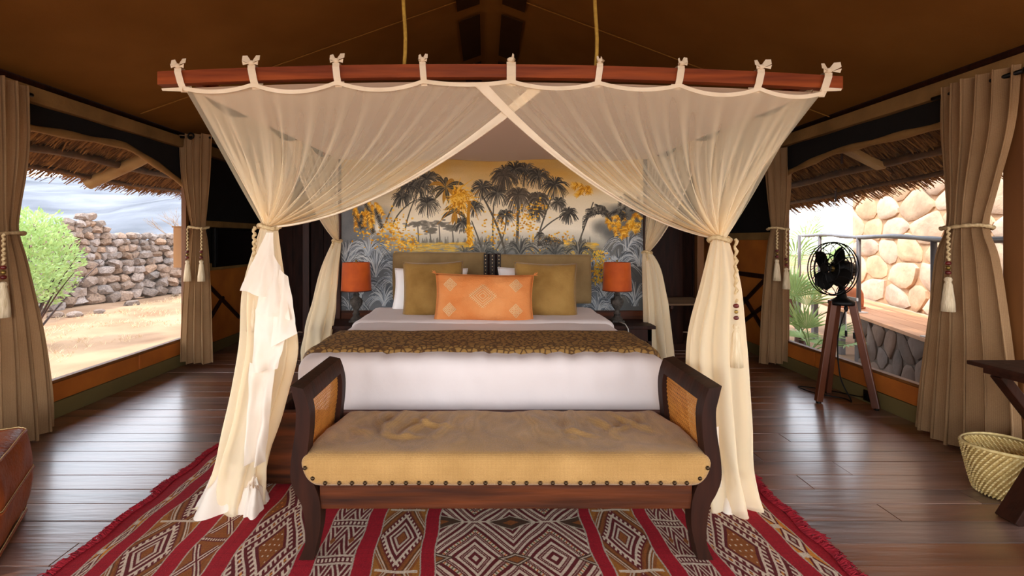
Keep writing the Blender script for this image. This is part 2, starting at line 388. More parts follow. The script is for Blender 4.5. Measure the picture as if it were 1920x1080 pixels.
# ground and hill
def gz(x, y):
    d = 0
    return -.32+.04*nz(x*.4, y*.4)+.015*nz(x*2, y*2)
g = MB().grid(lambda u, v: ((lambda x, y: (x, y, gz(x, y)))(-32+72*u, -30+80*v)), 90, 100).build('ground', dry_m, smooth=True); tag(g, kind='structure')
def hill(u, v):
    a = PI*(.42+.62*u); d = 28+300*v**1.5
    x = -12+math.cos(a)*d; yy = 6+math.sin(a)*d
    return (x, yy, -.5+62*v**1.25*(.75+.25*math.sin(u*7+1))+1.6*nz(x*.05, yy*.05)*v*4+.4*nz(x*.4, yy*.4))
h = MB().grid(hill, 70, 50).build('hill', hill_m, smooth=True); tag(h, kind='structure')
h2 = MB().grid(lambda u, v: (30+160*v, -60+240*u, -.35+2.5*v*v+.8*nz(u*20, v*8)), 40, 12).build('land', M('pale_scrub_land', (206, 200, 170), .95, (176, 176, 140), .3, detail=8), smooth=True); tag(h2, kind='structure')

# ------------------------------------------------------------------ outside: thatched eaves
def thatch(name, sgn, X0, X1, za, zb, y0, y1, label, edge):
    """thatch slope from wall (X0, za) down to its eave (X1); edge(y) eave height. straw sticks laid down the slope"""
    root = thing(name, (X0, (y0+y1)/2, za), label, 'roof')
    rr = random.Random(int(X1*100)); n = 0
    P = lambda t, yy: Vector((X0+(X1-X0)*t, yy, za+(edge(yy)-za)*t))
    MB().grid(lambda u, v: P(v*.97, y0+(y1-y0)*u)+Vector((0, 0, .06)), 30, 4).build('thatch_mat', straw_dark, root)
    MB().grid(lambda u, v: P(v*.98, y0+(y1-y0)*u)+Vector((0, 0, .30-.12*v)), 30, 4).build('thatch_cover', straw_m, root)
    m = MB(); m2 = MB()
    def straw(mm, a, b, r):
        a = Vector(a); b = Vector(b); d = (b-a).normalized(); u = d.cross(Vector((.3, .8, .5))).normalized(); q = d.cross(u)
        mm.add([a+u*r, a-u*r*.5+q*r*.87, a-u*r*.5-q*r*.87, b+u*r*.5, b-u*r*.3+q*r*.4, b-u*r*.3-q*r*.4], [(0, 1, 4, 3), (1, 2, 5, 4), (2, 0, 3, 5), (3, 4, 5)])
    for row in range(7):                                  # overlapping courses, each with a thick lower lip
        t1 = (row+1)/7
        cnt = int((y1-y0)*(130 if row < 6 else 210))
        for k in range(cnt):
            yy = rr.uniform(y0, y1); t0 = t1-rr.uniform(.16, .26); tt = t1+rr.uniform(-.03, .045)
            a = P(t0, yy+rr.uniform(-.05, .05)); b = P(tt, yy+rr.uniform(-.05, .05)); lip = rr.random()
            a.z += .05+rr.uniform(-.01, .03); b.z += .02-.085*lip*(1 if row < 6 else .55)+(.16*rr.random() if row == 6 else 0)
            straw(m if rr.random() < .65 else m2, a, b, rr.uniform(.004, .010))
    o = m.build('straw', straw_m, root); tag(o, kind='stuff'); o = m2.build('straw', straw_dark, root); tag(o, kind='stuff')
    return root, P
tl, PL = thatch('thatched_eave', -1, -3.18, -4.3, 2.36, 1.83, 1.2, 9.0, 'thatched straw eave hanging outside above the dry-stone wall view', lambda yy: 1.83+.02*math.sin(yy*3))
tr_, PR = thatch('thatched_eave', 1, 3.11, 4.25, 2.32, 1.75, 1.2, 8.6, 'thatched straw eave outside above the railing and sandstone wall', lambda yy: 1.78 if yy < 4.4 else 1.78-.075*(yy-4.4))
for t, r in ((.28, .022), (.55, .04), (.8, .022)):
    MB().tube([PL(t, 1.2+i*.39)+Vector((0, 0, -.03+.01*math.sin(i*1.7))) for i in range(21)], r, 8).build('purlin', M('purlin_pole', (96, 62, 30), .8, (66, 40, 18), 9), tl, smooth=True)
    MB().tube([PR(t, 1.2+i*.37)+Vector((0, 0, -.03+.01*math.sin(i*1.9))) for i in range(21)], r, 8).build('purlin', MATS['purlin_pole'], tr_, smooth=True)
for yy in (2.2, 5.12, 8.0):
    MB().tube([PL(-.02, yy)+Vector((0, 0, -.05)), PL(.4, yy)+Vector((0, 0, -.07)), PL(.86, yy)+Vector((0, 0, -.06))], [.058, .062, .066], 14).build('rafter_pole', pole_m, tl, smooth=False, auto=50)
for yy in (1.9, 4.62, 7.2):
    MB().beam(PR(-.02, yy)+Vector((0, 0, -.06)), PR(.55, yy)+Vector((0, 0, -.07)), .11, .05, bev=.006).build('rafter_board', pole_m, tr_)
for (t, yy, l) in ((.75, 5.55, .16), (.8, 4.2, .18), (.82, 4.05, .12), (.3, 4.75, .15)):
    p = PR(t, yy); MB().tube([p, p+Vector((0, 0, -l))], .011, 6).build('hanging_stick', wood_dark, tr_)

# ------------------------------------------------------------------ outside: dry-stone wall (left)
dsw = thing('dry_stone_wall', (-9.6, 12, -.32), 'tumbled dry-stone wall of brown field rocks beyond the dry grass', 'wall')
rock_me = []
for k in range(7):
    bm = bmesh.new(); bmesh.ops.create_icosphere(bm, subdivisions=2, radius=1)
    for v in bm.verts:
        n = v.co.copy(); q = 1+.42*nz(n.x*1.5+k*9, n.y*1.5, n.z*1.5)+.16*nz(n.x*3.1+k*5, n.y*3.1, n.z*3.1)
        v.co = Vector([math.copysign(abs(c)**.75, c) for c in n])*q
        v.co.z *= .8
    me = bpy.data.meshes.new('rock'); bm.to_mesh(me); bm.free(); me.shade_smooth(); me.set_sharp_from_angle(angle=.42); me.materials.append(stone_m); rock_me.append(me)
def wall_top(s): # s 0 near .. 1 far
    base = 1.50-.18*s
    return base+.40*math.exp(-((s-.50)/.055)**2)+.12*math.exp(-((s-.42)/.12)**2)+.1*nz(s*14)
A = Vector((-9.35, 8.6, -.32)); B = Vector((-8.7, 15.2, -.32)); wd = (B-A); n_r = 0
def wall_pt(s): return A+wd*s+Vector((-.55*math.sin(s*PI), 0, 0))
z = 0.0; row = 0; placed = []
while z < 2.2:
    hh = .26-.012*row; hh = max(hh, .17); s = -.02+.5*hh/7*(row % 2)
    while s < 1.03:
        lw = R.uniform(.75, 1.5)*hh*1.25
        if z+.32*0 < wall_top(s)+.32-hh*.3: placed.append((s, z+hh/2, lw, hh))
        s += lw/6.7
    z += hh*.9; row += 1
core = MB().grid(lambda u, v: wall_pt(-.05+1.1*u)+Vector((-.12-.25*v, 0, (wall_top(-.05+1.1*u)+.12)*v)), 60, 6); core.build('wall_core', stone_m, dsw)
placed.sort(key=lambda p: -p[2]); extra = MB(); print('stones', len(placed))
for i, (s, zz, lw, hh) in enumerate(placed):
    p = wall_pt(s)+Vector((R.uniform(-.06, .06)+.05-.1*zz, 0, zz+R.uniform(-.02, .02)))
    rot = (R.uniform(-.4, .4), R.uniform(-.4, .4), R.uniform(-.5, .5)+R.choice([0, PI])); sc = (hh*.75, lw*.54, hh*.64)
    if i < 286:
        o = bpy.data.objects.new('rock', rock_me[i % 7]); COL.objects.link(o); o.parent = dsw; o.location = p-Vector(dsw['_o']); o.rotation_euler = rot; o.scale = sc
    else:
        mm = Matrix.LocRotScale(p, __import__('mathutils').Euler(rot), Vector(sc)); me = rock_me[i % 7]
        extra.add([mm @ v.co for v in me.vertices], [tuple(f.vertices) for f in me.polygons])
if extra.v: tag(extra.build('small_rocks', stone_m, dsw, auto=35), kind='stuff')
for k in range(14):
    s = R.uniform(0, 1); p = wall_pt(s)+Vector((R.uniform(.35, 1.6), R.uniform(-.3, .3), .0))
    o = bpy.data.objects.new('rock', rock_me[k % 7]); COL.objects.link(o); q = R.uniform(.06, .12)
    o.parent = dsw; o.location = Vector((p.x, p.y, -.30+q*.3))-Vector(dsw['_o']); o.scale = (q, q*1.3, q*.8); o.rotation_euler = (0, 0, R.uniform(0, 6))
# bush
def bush(name, c, rx, ry, rz, n, label, seed, mat=leaf_m, cz=0):
    rr = random.Random(seed); root = thing(name, c, label, 'bush')
    m = MB(); lf = MB()
    for k in range(11):
        d = Vector((rr.gauss(0, .6), rr.gauss(0, .6), rr.uniform(.5, 1.5)))
        e = Vector(c)+Vector((d.x*rx, d.y*ry, (d.z-1)*rz+cz)); mid = (Vector(c)+e)/2+Vector((0, 0, rz*.2))
        pts = [bez(c, mid, e, i/6) for i in range(7)]; m.tube(pts, [.02-.0026*i for i in range(7)], 5)
    for k in range(n):
        while 1:
            q = Vector((rr.uniform(-1, 1), rr.uniform(-1, 1), rr.uniform(-1, 1)))
            if .35 < q.length < 1+.25*nz(q.x*3+seed, q.y*3, q.z*3): break
        p = Vector((c[0]+q.x*rx, c[1]+q.y*ry, c[2]+cz+q.z*rz)); l = rr.uniform(.05, .11); wq = l*.17
        d = (q*.7+Vector((rr.uniform(-1, 1), rr.uniform(-1, 1), rr.uniform(-.2, 1.3)))).normalized(); u = d.cross(Vector((rr.uniform(-1, 1), rr.uniform(-1, 1), .3))).normalized()
        lf.add([p, p+d*l*.5+u*wq, p+d*l, p+d*l*.5-u*wq], [(0, 1, 2, 3)])
    m.build('branches', wood_dark, root); tag(lf.build('foliage', mat, root), kind='stuff')
bush('leafy_bush', (-6.75, 7.2, -.32), .58, .7, .74, 5400, 'bright green leafy bush growing before the dry-stone wall', 3, cz=1.27)
# dry grass tufts outside the left window: one uncountable mass
m = MB()
for k in range(2600):
    x = R.uniform(-8.6, -3.6); yy = R.uniform(3.6, 13.5); q = nz(x*.9, yy*.9)
    if q < -.05: continue
    z = gz(x, yy)
    for b in range(3):
        hh = R.uniform(.03, .10)*(1.4 if q > .3 else .8); dx, dy = R.uniform(-.09, .09), R.uniform(-.09, .09); xx, y2 = x+R.uniform(-.05, .05), yy+R.uniform(-.05, .05)
        m.add([(xx-.004, y2, z), (xx+.004, y2, z), (xx+dx, y2+dy, z+hh)], [(0, 1, 2)])
tag(m.build('dry_grass', M('dry_straw_grass', (206, 178, 136), .9, (176, 142, 100), 2)), 'short bleached dry grass on the earth outside the window', 'grass', kind='stuff')
# bare twiggy shrub by the far end of the stone wall
ts = thing('bare_shrub', (-9.9, 16.6, -.3), 'leafless twiggy shrub standing behind the far end of the dry-stone wall', 'shrub')
m = MB(); rr = random.Random(11)
def twig(p, d, l, r, k):
    e = p+d*l; m.tube([p, p+d*l*.5+Vector((rr.uniform(-.05, .05),)*3)*l, e], [r, r*.85, r*.6], 5, cap=False)
    if k:
        for q in range(3): twig(e if q else p+d*l*.6, (d+Vector((rr.uniform(-.8, .8), rr.uniform(-.8, .8), rr.uniform(-.2, .6)))).normalized(), l*.66, r*.6, k-1)
for q in range(3): twig(Vector((-9.9, 16.6, -.3)), Vector((rr.uniform(-.4, .4), rr.uniform(-.3, .3), 1)).normalized(), 1.1, .03, 4)
m.build('branches', M('grey_twig', (150, 130, 112), .9), ts)

# ------------------------------------------------------------------ outside right: flagstone walls, ledge, railing, palm
def clip(poly, p, n):
    out = []
    for i in range(len(poly)):
        a = poly[i]; b = poly[(i+1) % len(poly)]; da = (a[0]-p[0])*n[0]+(a[1]-p[1])*n[1]; db = (b[0]-p[0])*n[0]+(b[1]-p[1])*n[1]
        if da <= 0: out.append(a)
        if da*db < 0: t = da/(da-db); out.append((a[0]+(b[0]-a[0])*t, a[1]+(b[1]-a[1])*t))
    return out
def flag_wall(root, O, U, Vv, Nn, L, H, cell, gap, proud, mat, seed, asp=1.0):
    """irregular flagstones on a wall plane: origin O, along U (L), up Vv (H), outward Nn"""
    rr = random.Random(seed); seeds = []
    nx = max(2, int(L/(cell*asp))); ny = int(H/(cell*.8))
    for i in range(nx):
        for j in range(ny): seeds.append(((i+.5+(.25 if j % 2 else -.25)+rr.uniform(-.36, .36))*L/nx/asp, (j+.5+rr.uniform(-.36, .36))*H/ny))
    cnt = 0
    for i, p in enumerate(seeds):
        poly = [(0, 0), (L/asp, 0), (L/asp, H), (0, H)]
        for j, q in enumerate(seeds):
            if i == j: continue
            d = (q[0]-p[0], q[1]-p[1]); l = math.hypot(*d)
            if l > cell*3.2: continue
            n = (d[0]/l, d[1]/l); poly = clip(poly, ((p[0]+q[0])/2-n[0]*gap, (p[1]+q[1])/2-n[1]*gap), n)
            if len(poly) < 3: break
        if len(poly) < 3: continue
        poly = [(a[0]*asp, a[1]) for a in poly]; cx = sum(a[0] for a in poly)/len(poly); cy = sum(a[1] for a in poly)/len(poly)
        # round the corners: cut each corner
        pp = []
        for k in range(len(poly)):
            a = poly[k-1]; b = poly[k]; c = poly[(k+1) % len(poly)]
            for (s, t) in ((a, .24), (c, .24)): pp.append((b[0]+(s[0]-b[0])*t, b[1]+(s[1]-b[1])*t))
        k = len(pp); vs = []; h0 = proud*rr.uniform(.6, 1.25); tx, ty = rr.uniform(-.06, .06), rr.uniform(-.06, .06)
        for (f, hgt) in ((1, -.02), (.985, h0*.55), (.84, h0), (.45, h0*1.12)):
            for a in pp:
                x = cx+(a[0]-cx)*f; yq = cy+(a[1]-cy)*f; e = hgt+(0 if hgt < 0 else .10*proud*4*nz(x*7, yq*7, seed)+tx*(x-cx)+ty*(yq-cy))
                vs.append(O+U*x+Vv*yq+Nn*e)
        vs.append(O+U*cx+Vv*cy+Nn*(h0*1.12+tx*0)); fs = []
        for r_ in range(3):
            for q in range(k): fs.append((r_*k+q, r_*k+(q+1) % k, (r_+1)*k+(q+1) % k, (r_+1)*k+q))
        for q in range(k): fs.append((3*k+q, 3*k+(q+1) % k, 4*k))
        MB().add(vs, fs).build('stone', mat, root, smooth=False, auto=40); cnt += 1
    return cnt
E0 = Vector((3.62, 2.9, .33)); E1 = Vector((5.55, 8.9, .33)); ud = (E1-E0).normalized(); nn = Vector((-ud.y, ud.x, 0)); Z = Vector((0, 0, 1))
W0 = Vector((4.25, 2.2, .33)); W1 = Vector((6.12, 8.15, .33)); uw = (W1-W0).normalized(); nw = Vector((-uw.y, uw.x, 0))
sw = thing('sandstone_wall', W0, 'tall sunlit wall of irregular sandstone flags behind the railing', 'wall')
lw_ = (W1-W0).length
m = MB(); b = [W0-nw*0, W1, W1-nw*1.2, W0-nw*1.2]
m.add([*b, *[p+Z*3.0 for p in b]], [(0, 1, 5, 4), (1, 2, 6, 5), (2, 3, 7, 6), (3, 0, 4, 7), (4, 5, 6, 7)]); m.build('mortar_core', mortar_m, sw)
print('flags', flag_wall(sw, W0, uw, Z, nw, lw_, 3.0, .36, .008, .032, flag_m, 5, 1.9))
flag_wall(sw, W1, -nw, Z, uw, 1.2, 3.0, .42, .012, .05, flag_m, 6)
rw = thing('retaining_wall', E0, 'low shaded retaining wall of rough flagstones under the terrace ledge', 'wall')
lr = 3.35
m = MB(); b = [E0, E0+ud*lr, E0+ud*lr-nn*.6, E0-nn*.6]; m.add([*[p-Z*.75 for p in b], *[p-Z*.03 for p in b]], [(0, 1, 5, 4), (1, 2, 6, 5), (2, 3, 7, 6), (3, 0, 4, 7), (4, 5, 6, 7)])
m.build('mortar_core', M('shade_painted_mortar', (96, 80, 68), .95, (76, 64, 54), 8, bump=.4), rw)  # mortar colour darkened along with the stones to carry the wall's shade
flag_wall(rw, E0-Z*.72, ud, Z, nn, lr, .68, .26, .007, .018, M('shade_painted_flag', (112, 90, 76), .9, (84, 68, 58), 3, bump=.5, bscale=12, rnd=.2), 9)  # shade on this wall is put into the darker stone colour
tlg = thing('terrace_ledge', E0, 'orange-brown boarded terrace ledge between railing and sandstone wall', 'ledge')
for k in range(4):
    o0 = -.03+k*.19; a = E0-nn*o0-ud*.6; c = E0-nn*o0+ud*(6.3); dl = c-a
    m = MB(); q = [a, c, c-nn*.185, a-nn*.185]; m.add([*[p-Z*.035 for p in q], *[p+Z*R.uniform(-.002, .002) for p in q]], [(4, 5, 6, 7), (0, 1, 5, 4), (1, 2, 6, 5), (2, 3, 7, 6), (3, 0, 4, 7), (3, 2, 1, 0)])
    m.build('plank', deck_m, tlg)
for k in (3.5, 4.1, 5.2, 6.1):
    p = E0+ud*k-nn*.05; MB().box(p.x-.035, p.x+.035, p.y-.035, p.y+.035, -.4, .30).build('support_post', rail_m, tlg)
rg = thing('terrace_railing', E0, 'grey metal pipe railing on the terrace ledge', 'railing')
pt = [E0+ud*t-nn*.06+Z*(.915+.012*math.sin(t*3)+.016*t) for t in [i*.25-.6 for i in range(27)]]
MB().tube(pt, [.026+.004*math.sin(i*2.1) for i in range(27)], 10).build('handrail', rail_m, rg, smooth=True)
for t in (-.1, 1.85, 3.55, 5.0, 6.05):
    p = E0+ud*t-nn*.06; MB().tube([p, p+Z*(.91+.016*t)], .026, 10).build('rail_post', rail_m, rg, smooth=True)
    MB().box(p.x-.07, p.x+.07, p.y-.07, p.y+.07, .33, .345, .003).build('post_foot', white_plastic, rg)
jar = thing('clay_lantern', E0+ud*4.05-nn*.16, 'small amber clay lantern jar on the terrace ledge behind the fan', 'lantern')
c = E0+ud*4.05-nn*.16
MB().lathe([(.10, 0), (.125, .02), (.13, .1), (.125, .2), (.10, .26), (.085, .27), (.08, .26), (.10, .2), (.10, .03)], c, 18).build('jar', clay_m, jar, smooth=True)
MB().lathe([(.14, -.0), (.15, .01), (.15, .018), (.13, .02)], c, 18).build('saucer', clay_m, jar, smooth=True)
def palm(c, n, seed, label, hgt, rad):
    rr = random.Random(seed); root = thing('fan_palm', c, label, 'palm'); st = MB()
    MB().tube([c, Vector(c)+Z*hgt*.3], [.09, .07], 8).build('trunk', wood_dark, root)
    for k in range(n):
        a = rr.uniform(0, 2*PI); el = rr.uniform(.1, 1.35); d = Vector((math.cos(a)*math.cos(el), math.sin(a)*math.cos(el), math.sin(el)))
        b = Vector(c)+Z*hgt*.3; tip = b+d*hgt*rr.uniform(.45, .8)
        MB().tube([b, (b+tip)/2+Z*.05, tip], .009, 5).build('stalk', palm_m, root)
        u = d.cross(Z).normalized(); lf = MB(); v = u.cross(d)
        for j in range(15):
            t = (j/14-.5)*2.5; dd = (d*math.cos(t)+u*math.sin(t)).normalized(); L_ = rad*(.75+.25*math.cos(t))*rr.uniform(.85, 1.1)
            s_ = dd.cross(v).normalized()*.017; e = tip+dd*L_-Z*.22*L_*L_
            lf.add([tip, tip+dd*L_*.5+s_, e, tip+dd*L_*.5-s_, tip+dd*L_*.5+v*.012], [(0, 1, 4), (1, 2, 4), (2, 3, 4), (3, 0, 4)])
        lf.build('fan_leaf', palm_m, root)
palm((6.0, 9.6, -.3), 16, 4, 'spiky fan palm beyond the end of the terrace railing', 1.7, .75)
palm((4.75, 7.4, -.4), 10, 5, 'low fan palm sprouting below the terrace ledge', .9, .5)
palm((4.3, 6.5, -.4), 8, 8, 'small pale palm under the ledge close to the window screen', .6, .42)
cd = thing('screen_toggle', (XR-.02, 4.0, .70), 'white hanging screen toggles with black tips on window screen behind fan', 'toggle')
for dx in (0, .09):
    p = Vector((XR-.015, 4.02-dx*1.0, .0))
    MB().tube([p+Z*.78, p+Z*.52], .004, 6).build('cord', white_plastic, cd); MB().ball(p+Z*.70, .016, .016, .028).build('toggle', black_m, cd, smooth=True); MB().tube([p+Z*.52, p+Z*.47], .009, 8).build('toggle', black_m, cd)
MB().box(XR-.02, XR-.005, 3.9, 4.05, .775, .80).build('toggle_strap', white_plastic, cd)

# ================================================================== MURAL PANEL
YM = 4.75
class Paint:
    def __init__(s, x0, y0, x1, y1, sc):
        s.x0, s.y0, s.sc = x0, y0, sc; s.w = int((x1-x0)*sc); s.h = int((y1-y0)*sc)
        s.a = np.zeros((s.h, s.w, 3), np.float32)
    def line(s, pts, r0, r1, col, al=1.0):
        p = [((x-s.x0)*s.sc, (y-s.y0)*s.sc) for x, y in pts]; col = np.array(col, np.float32)/255; k = len(p)-1
        for i in range(k):
            (ax, ay), (bx, by) = p[i], p[i+1]; ra = (r0+(r1-r0)*i/k)*s.sc; rb = (r0+(r1-r0)*(i+1)/k)*s.sc; q = max(ra, rb)+1
            X0 = int(max(0, min(ax, bx)-q)); X1 = int(min(s.w, max(ax, bx)+q+1)); Y0 = int(max(0, min(ay, by)-q)); Y1 = int(min(s.h, max(ay, by)+q+1))
            if X1 <= X0 or Y1 <= Y0: continue
            yy, xx = np.mgrid[Y0:Y1, X0:X1]; dx, dy = bx-ax, by-ay; l = dx*dx+dy*dy+1e-6
            t = np.clip(((xx-ax)*dx+(yy-ay)*dy)/l, 0, 1); d = np.hypot(xx-ax-t*dx, yy-ay-t*dy)-(ra+(rb-ra)*t)
            c = (np.clip(.5-d, 0, 1)*al)[..., None]; s.a[Y0:Y1, X0:X1] = s.a[Y0:Y1, X0:X1]*(1-c)+col*c
    def curve(s, a, b, c, r0, r1, col, al=1.0, n=7):
        s.line([(a[0]*(1-t)**2+2*b[0]*t*(1-t)+c[0]*t*t, a[1]*(1-t)**2+2*b[1]*t*(1-t)+c[1]*t*t) for t in [i/n for i in range(n+1)]], r0, r1, col, al)
    def blob(s, x, y, rx, ry, col, al=1.0, soft=.3):
        x = (x-s.x0)*s.sc; y = (y-s.y0)*s.sc; rx *= s.sc; ry *= s.sc
        X0 = int(max(0, x-rx*1.5)); X1 = int(min(s.w, x+rx*1.5+1)); Y0 = int(max(0, y-ry*1.5)); Y1 = int(min(s.h, y+ry*1.5+1))
        if X1 <= X0 or Y1 <= Y0: return
        yy, xx = np.mgrid[Y0:Y1, X0:X1]; d = np.hypot((xx-x)/rx, (yy-y)/ry)
        c = (np.clip((1+soft-d)/(2*soft), 0, 1)*al)[..., None]; s.a[Y0:Y1, X0:X1] = s.a[Y0:Y1, X0:X1]*(1-c)+np.array(col, np.float32)/255*c
def paint_mural():
    rr = random.Random(21); g = rr.gauss
    P = Paint(640, 288, 1206, 584, 2.0); H = P.h
    stops = [(288, (206, 168, 98)), (330, (222, 186, 122)), (365, (238, 220, 182)), (430, (242, 230, 206)), (452, (182, 176, 160)), (470, (138, 134, 124)), (584, (92, 98, 104))]
    for j in range(H):
        y = 288+j/2
        for (a, ca), (b, cb) in zip(stops[:-1], stops[1:]):
            if a <= y <= b: P.a[j] = (np.array(ca)+(np.array(cb)-np.array(ca))*(y-a)/(b-a))/255; break
    for k in range(150): P.blob(rr.uniform(640, 1206), rr.uniform(288, 360), rr.uniform(12, 40), rr.uniform(4, 13), rr.choice([(240, 216, 176), (214, 156, 62), (194, 164, 122), (230, 180, 92)]), .28, .9)
    for k in range(40): P.blob(rr.uniform(640, 740), rr.uniform(288, 400), 26, 14, (168, 150, 122), .22, .9)
    # far trees and shore
    for k in range(170): x = rr.uniform(745, 1110); hgt = rr.uniform(3, 14); P.line([(x, 458), (x, 458-hgt)], rr.uniform(1, 2.6), .6, (122, 116, 104), .8)
    for (x, y, r) in ((783, 424, 22), (823, 424, 18), (806, 437, 14), (848, 432, 16)):
        P.line([(x, y), (x+2, 456)], 1, 1.2, (104, 98, 88))
        for k in range(60): P.blob(x+g(0, r*.45), y-4+g(0, 3), 3.4, 1.6, (116, 110, 98), .7)
    # lake
    for (x0, x1) in ((768, 880), (1060, 1118)):
        for k in range(420): x = rr.uniform(x0, x1); y = rr.uniform(456, 484); P.line([(x-rr.uniform(2, 8), y), (x+6, y)], .8, .5, rr.choice([(232, 182, 62), (216, 164, 50), (198, 172, 110), (168, 140, 80)]), .8)
    # lower dark undergrowth
    for k in range(260): P.blob(rr.uniform(640, 1206), rr.uniform(486, 584), 14, 10, rr.choice([(78, 86, 94), (96, 102, 108), (66, 72, 78), (116, 120, 122)]), .4, .8)
    for k in range(240): P.blob(640+abs(g(0, 40)), rr.uniform(395, 584), 11, 10, rr.choice([(108, 110, 112), (128, 128, 126), (88, 92, 96)]), .45, .8)
    for k in range(220): P.blob(1206-abs(g(0, 34)), rr.uniform(392, 584), 10, 9, rr.choice([(92, 92, 90), (112, 108, 98), (74, 78, 82)]), .45, .8)
    def tuft(x, y, r, n, cols, up=.9):
        for k in range(n):
            a = rr.uniform(-1.45, 1.45); l = r*rr.uniform(.6, 1.1); ex = x+math.sin(a)*l; ey = y-math.cos(a)*l*up+abs(math.sin(a))*l*.35
            P.curve((x+g(0, 2), y), (x+math.sin(a)*l*.45, y-l*up*.95), (ex, ey), .9, .35, rr.choice(cols), .85)
    gl = [(170, 174, 176), (136, 142, 148), (196, 196, 192), (70, 76, 82)]
    for (x, y, r) in ((650, 500, 58), (672, 560, 60), (704, 520, 62), (720, 575, 46), (690, 480, 44), (655, 585, 40), (1130, 560, 50), (1160, 520, 56), (1190, 575, 60), (1175, 470, 46), (1120, 588, 40), (1200, 500, 50), (740, 540, 40)): tuft(x, y, r, 70, gl)
    dk = [(66, 62, 56), (84, 78, 68), (52, 50, 48), (110, 104, 92)]
    def pom(x, y, r, n=80, cols=dk, droop=.8):
        for k in range(n):
            a = rr.uniform(0, 2*PI); l = r*rr.uniform(.7, 1.08); mx = x+math.cos(a)*l*.65; my = y+math.sin(a)*l*.55-r*.28
            P.curve((x, y), (mx, my), (x+math.cos(a)*l, y+math.sin(a)*l*.85+droop*r*.35), .95, .35, rr.choice(cols), .9)
    # trunks
    for (a, b, c, r) in (((723, 418), (735, 385), (752, 362), 1.4), ((737, 420), (748, 392), (778, 376), 1.4), ((760, 428), (766, 395), (785, 358), 1.3), ((947, 475), (935, 420), (903, 366), 2.2), ((968, 478), (972, 420), (970, 372), 3.0), ((925, 475), (922, 420), (926, 380), 1.5), ((1010, 440), (1022, 400), (1038, 360), 1.5), ((1000, 450), (1030, 412), (1062, 402), 1.4), ((905, 470), (890, 430), (884, 415), 1.4), ((930, 470), (950, 440), (948, 408), 1.3), ((1080, 470), (1098, 420), (1112, 380), 1.5)):
        P.curve(a, b, c, r, r*.7, (92, 86, 74))
    for (x, y, r) in ((753, 370, 19), (785, 350, 32), (801, 382, 24), (766, 350, 22), (800, 336, 30), (905, 352, 24), (890, 388, 18), (946, 326, 27), (985, 322, 28), (1010, 330, 24), (932, 362, 24), (1040, 346, 27), (1046, 380, 16), (1066, 400, 19), (947, 404, 18), (1006, 398, 18), (866, 418, 18), (965, 318, 26)): pom(x, y, r)
    for (x, y, r) in ((972, 366, 28), (1008, 372, 24), (946, 330, 24)): pom(x, y, r, 130, [(70, 62, 52), (88, 78, 66), (104, 94, 80)], 1.5)
    # big paddle leaves, gold plant below
    gd = [(216, 150, 30), (236, 176, 48), (190, 122, 22), (246, 196, 84)]
    for (x, y, r, n) in ((836, 352, 34, 11), (852, 398, 26, 7)):
        for k in range(n):
            a = -PI*.95+PI*1.9*k/(n-1)-PI/2; l = r*rr.uniform(.8, 1.1); e = (x+math.cos(a)*l, y+math.sin(a)*l*.75+6); mid = (x+math.cos(a)*l*.55, y+math.sin(a)*l*.6-7)
            P.curve((x, y), mid, e, .8, .5, (62, 56, 46)); 
            q = [((x*(1-t)**2+2*mid[0]*t*(1-t)+e[0]*t*t), (y*(1-t)**2+2*mid[1]*t*(1-t)+e[1]*t*t)) for t in [i/9 for i in range(10)]]
            for i in range(9): P.line(q[i:i+2], 3.6*math.sin(PI*(i+.6)/9.8), 3.6*math.sin(PI*(i+1.4)/9.8), (74, 68, 56) if k % 3 else (176, 124, 40), .95)
            P.line(q, .5, .3, (176, 150, 96), .9)
    for k in range(90): P.curve((858+g(0, 5), 372+g(0, 9)), (862+g(0, 12), 362+g(0, 14)), (866+g(0, 18), 378+g(0, 18)), 1.3, .4, rr.choice(gd))
    P.curve((880, 380), (874, 420), (884, 470), 2.5, 4, (186, 128, 30))
    for k in range(60): t = rr.random(); P.line([(878+4*t+g(0, 3), 420+50*t), (880+5*t+g(0, 4), 428+50*t)], 1.4, .6, rr.choice(gd))
    for (x, y, sx, sy, n) in ((690, 440, 16, 10, 46), (755, 452, 22, 16, 90), (984, 402, 14, 12, 60), (990, 428, 8, 16, 40), (958, 430, 16, 14, 46), (922, 438, 12, 18, 46), (1012, 386, 10, 10, 24), (1040, 448, 18, 6, 60), (1000, 470, 18, 4, 30), (735, 428, 14, 16, 120), (762, 460, 14, 12, 80)):
        for k in range(n): P.blob(x+g(0, sx), y+g(0, sy), rr.uniform(1, 2.6), rr.uniform(.8, 2), rr.choice(gd), .95, .3)
    def sprig(x, y, ang, l, cols, lf=6, wd=1.3):
        e = (x+math.cos(ang)*l, y+math.sin(ang)*l); P.line([(x, y), e], .6, .4, cols[0])
        for i in range(int(l/3)):
            t = i*3/l
            for s in (-1, 1):
                b = ang+s*.9; px, py = x+(e[0]-x)*t, y+(e[1]-y)*t; P.line([(px, py), (px+math.cos(b)*lf, py+math.sin(b)*lf)], wd, .4, rr.choice(cols))
    for k in range(16): sprig(648+rr.uniform(0, 62), 380+rr.uniform(-10, 30), rr.uniform(.9, 2.1), rr.uniform(20, 42), gd if k % 3 else dk)
    for k in range(9): sprig(1094+rr.uniform(-14, 14), 352+rr.uniform(-8, 6), rr.uniform(-.6, 3.4), rr.uniform(10, 22), gd)
    for k in range(16): sprig(1160+rr.uniform(-22, 36), 410+rr.uniform(-14, 20), rr.uniform(-.4, 3.4), rr.uniform(14, 30), gd)
    for k in range(13): sprig(1180+rr.uniform(-25, 20), 380+rr.uniform(-18, 18), rr.uniform(.2, 2.9), rr.uniform(16, 34), dk)
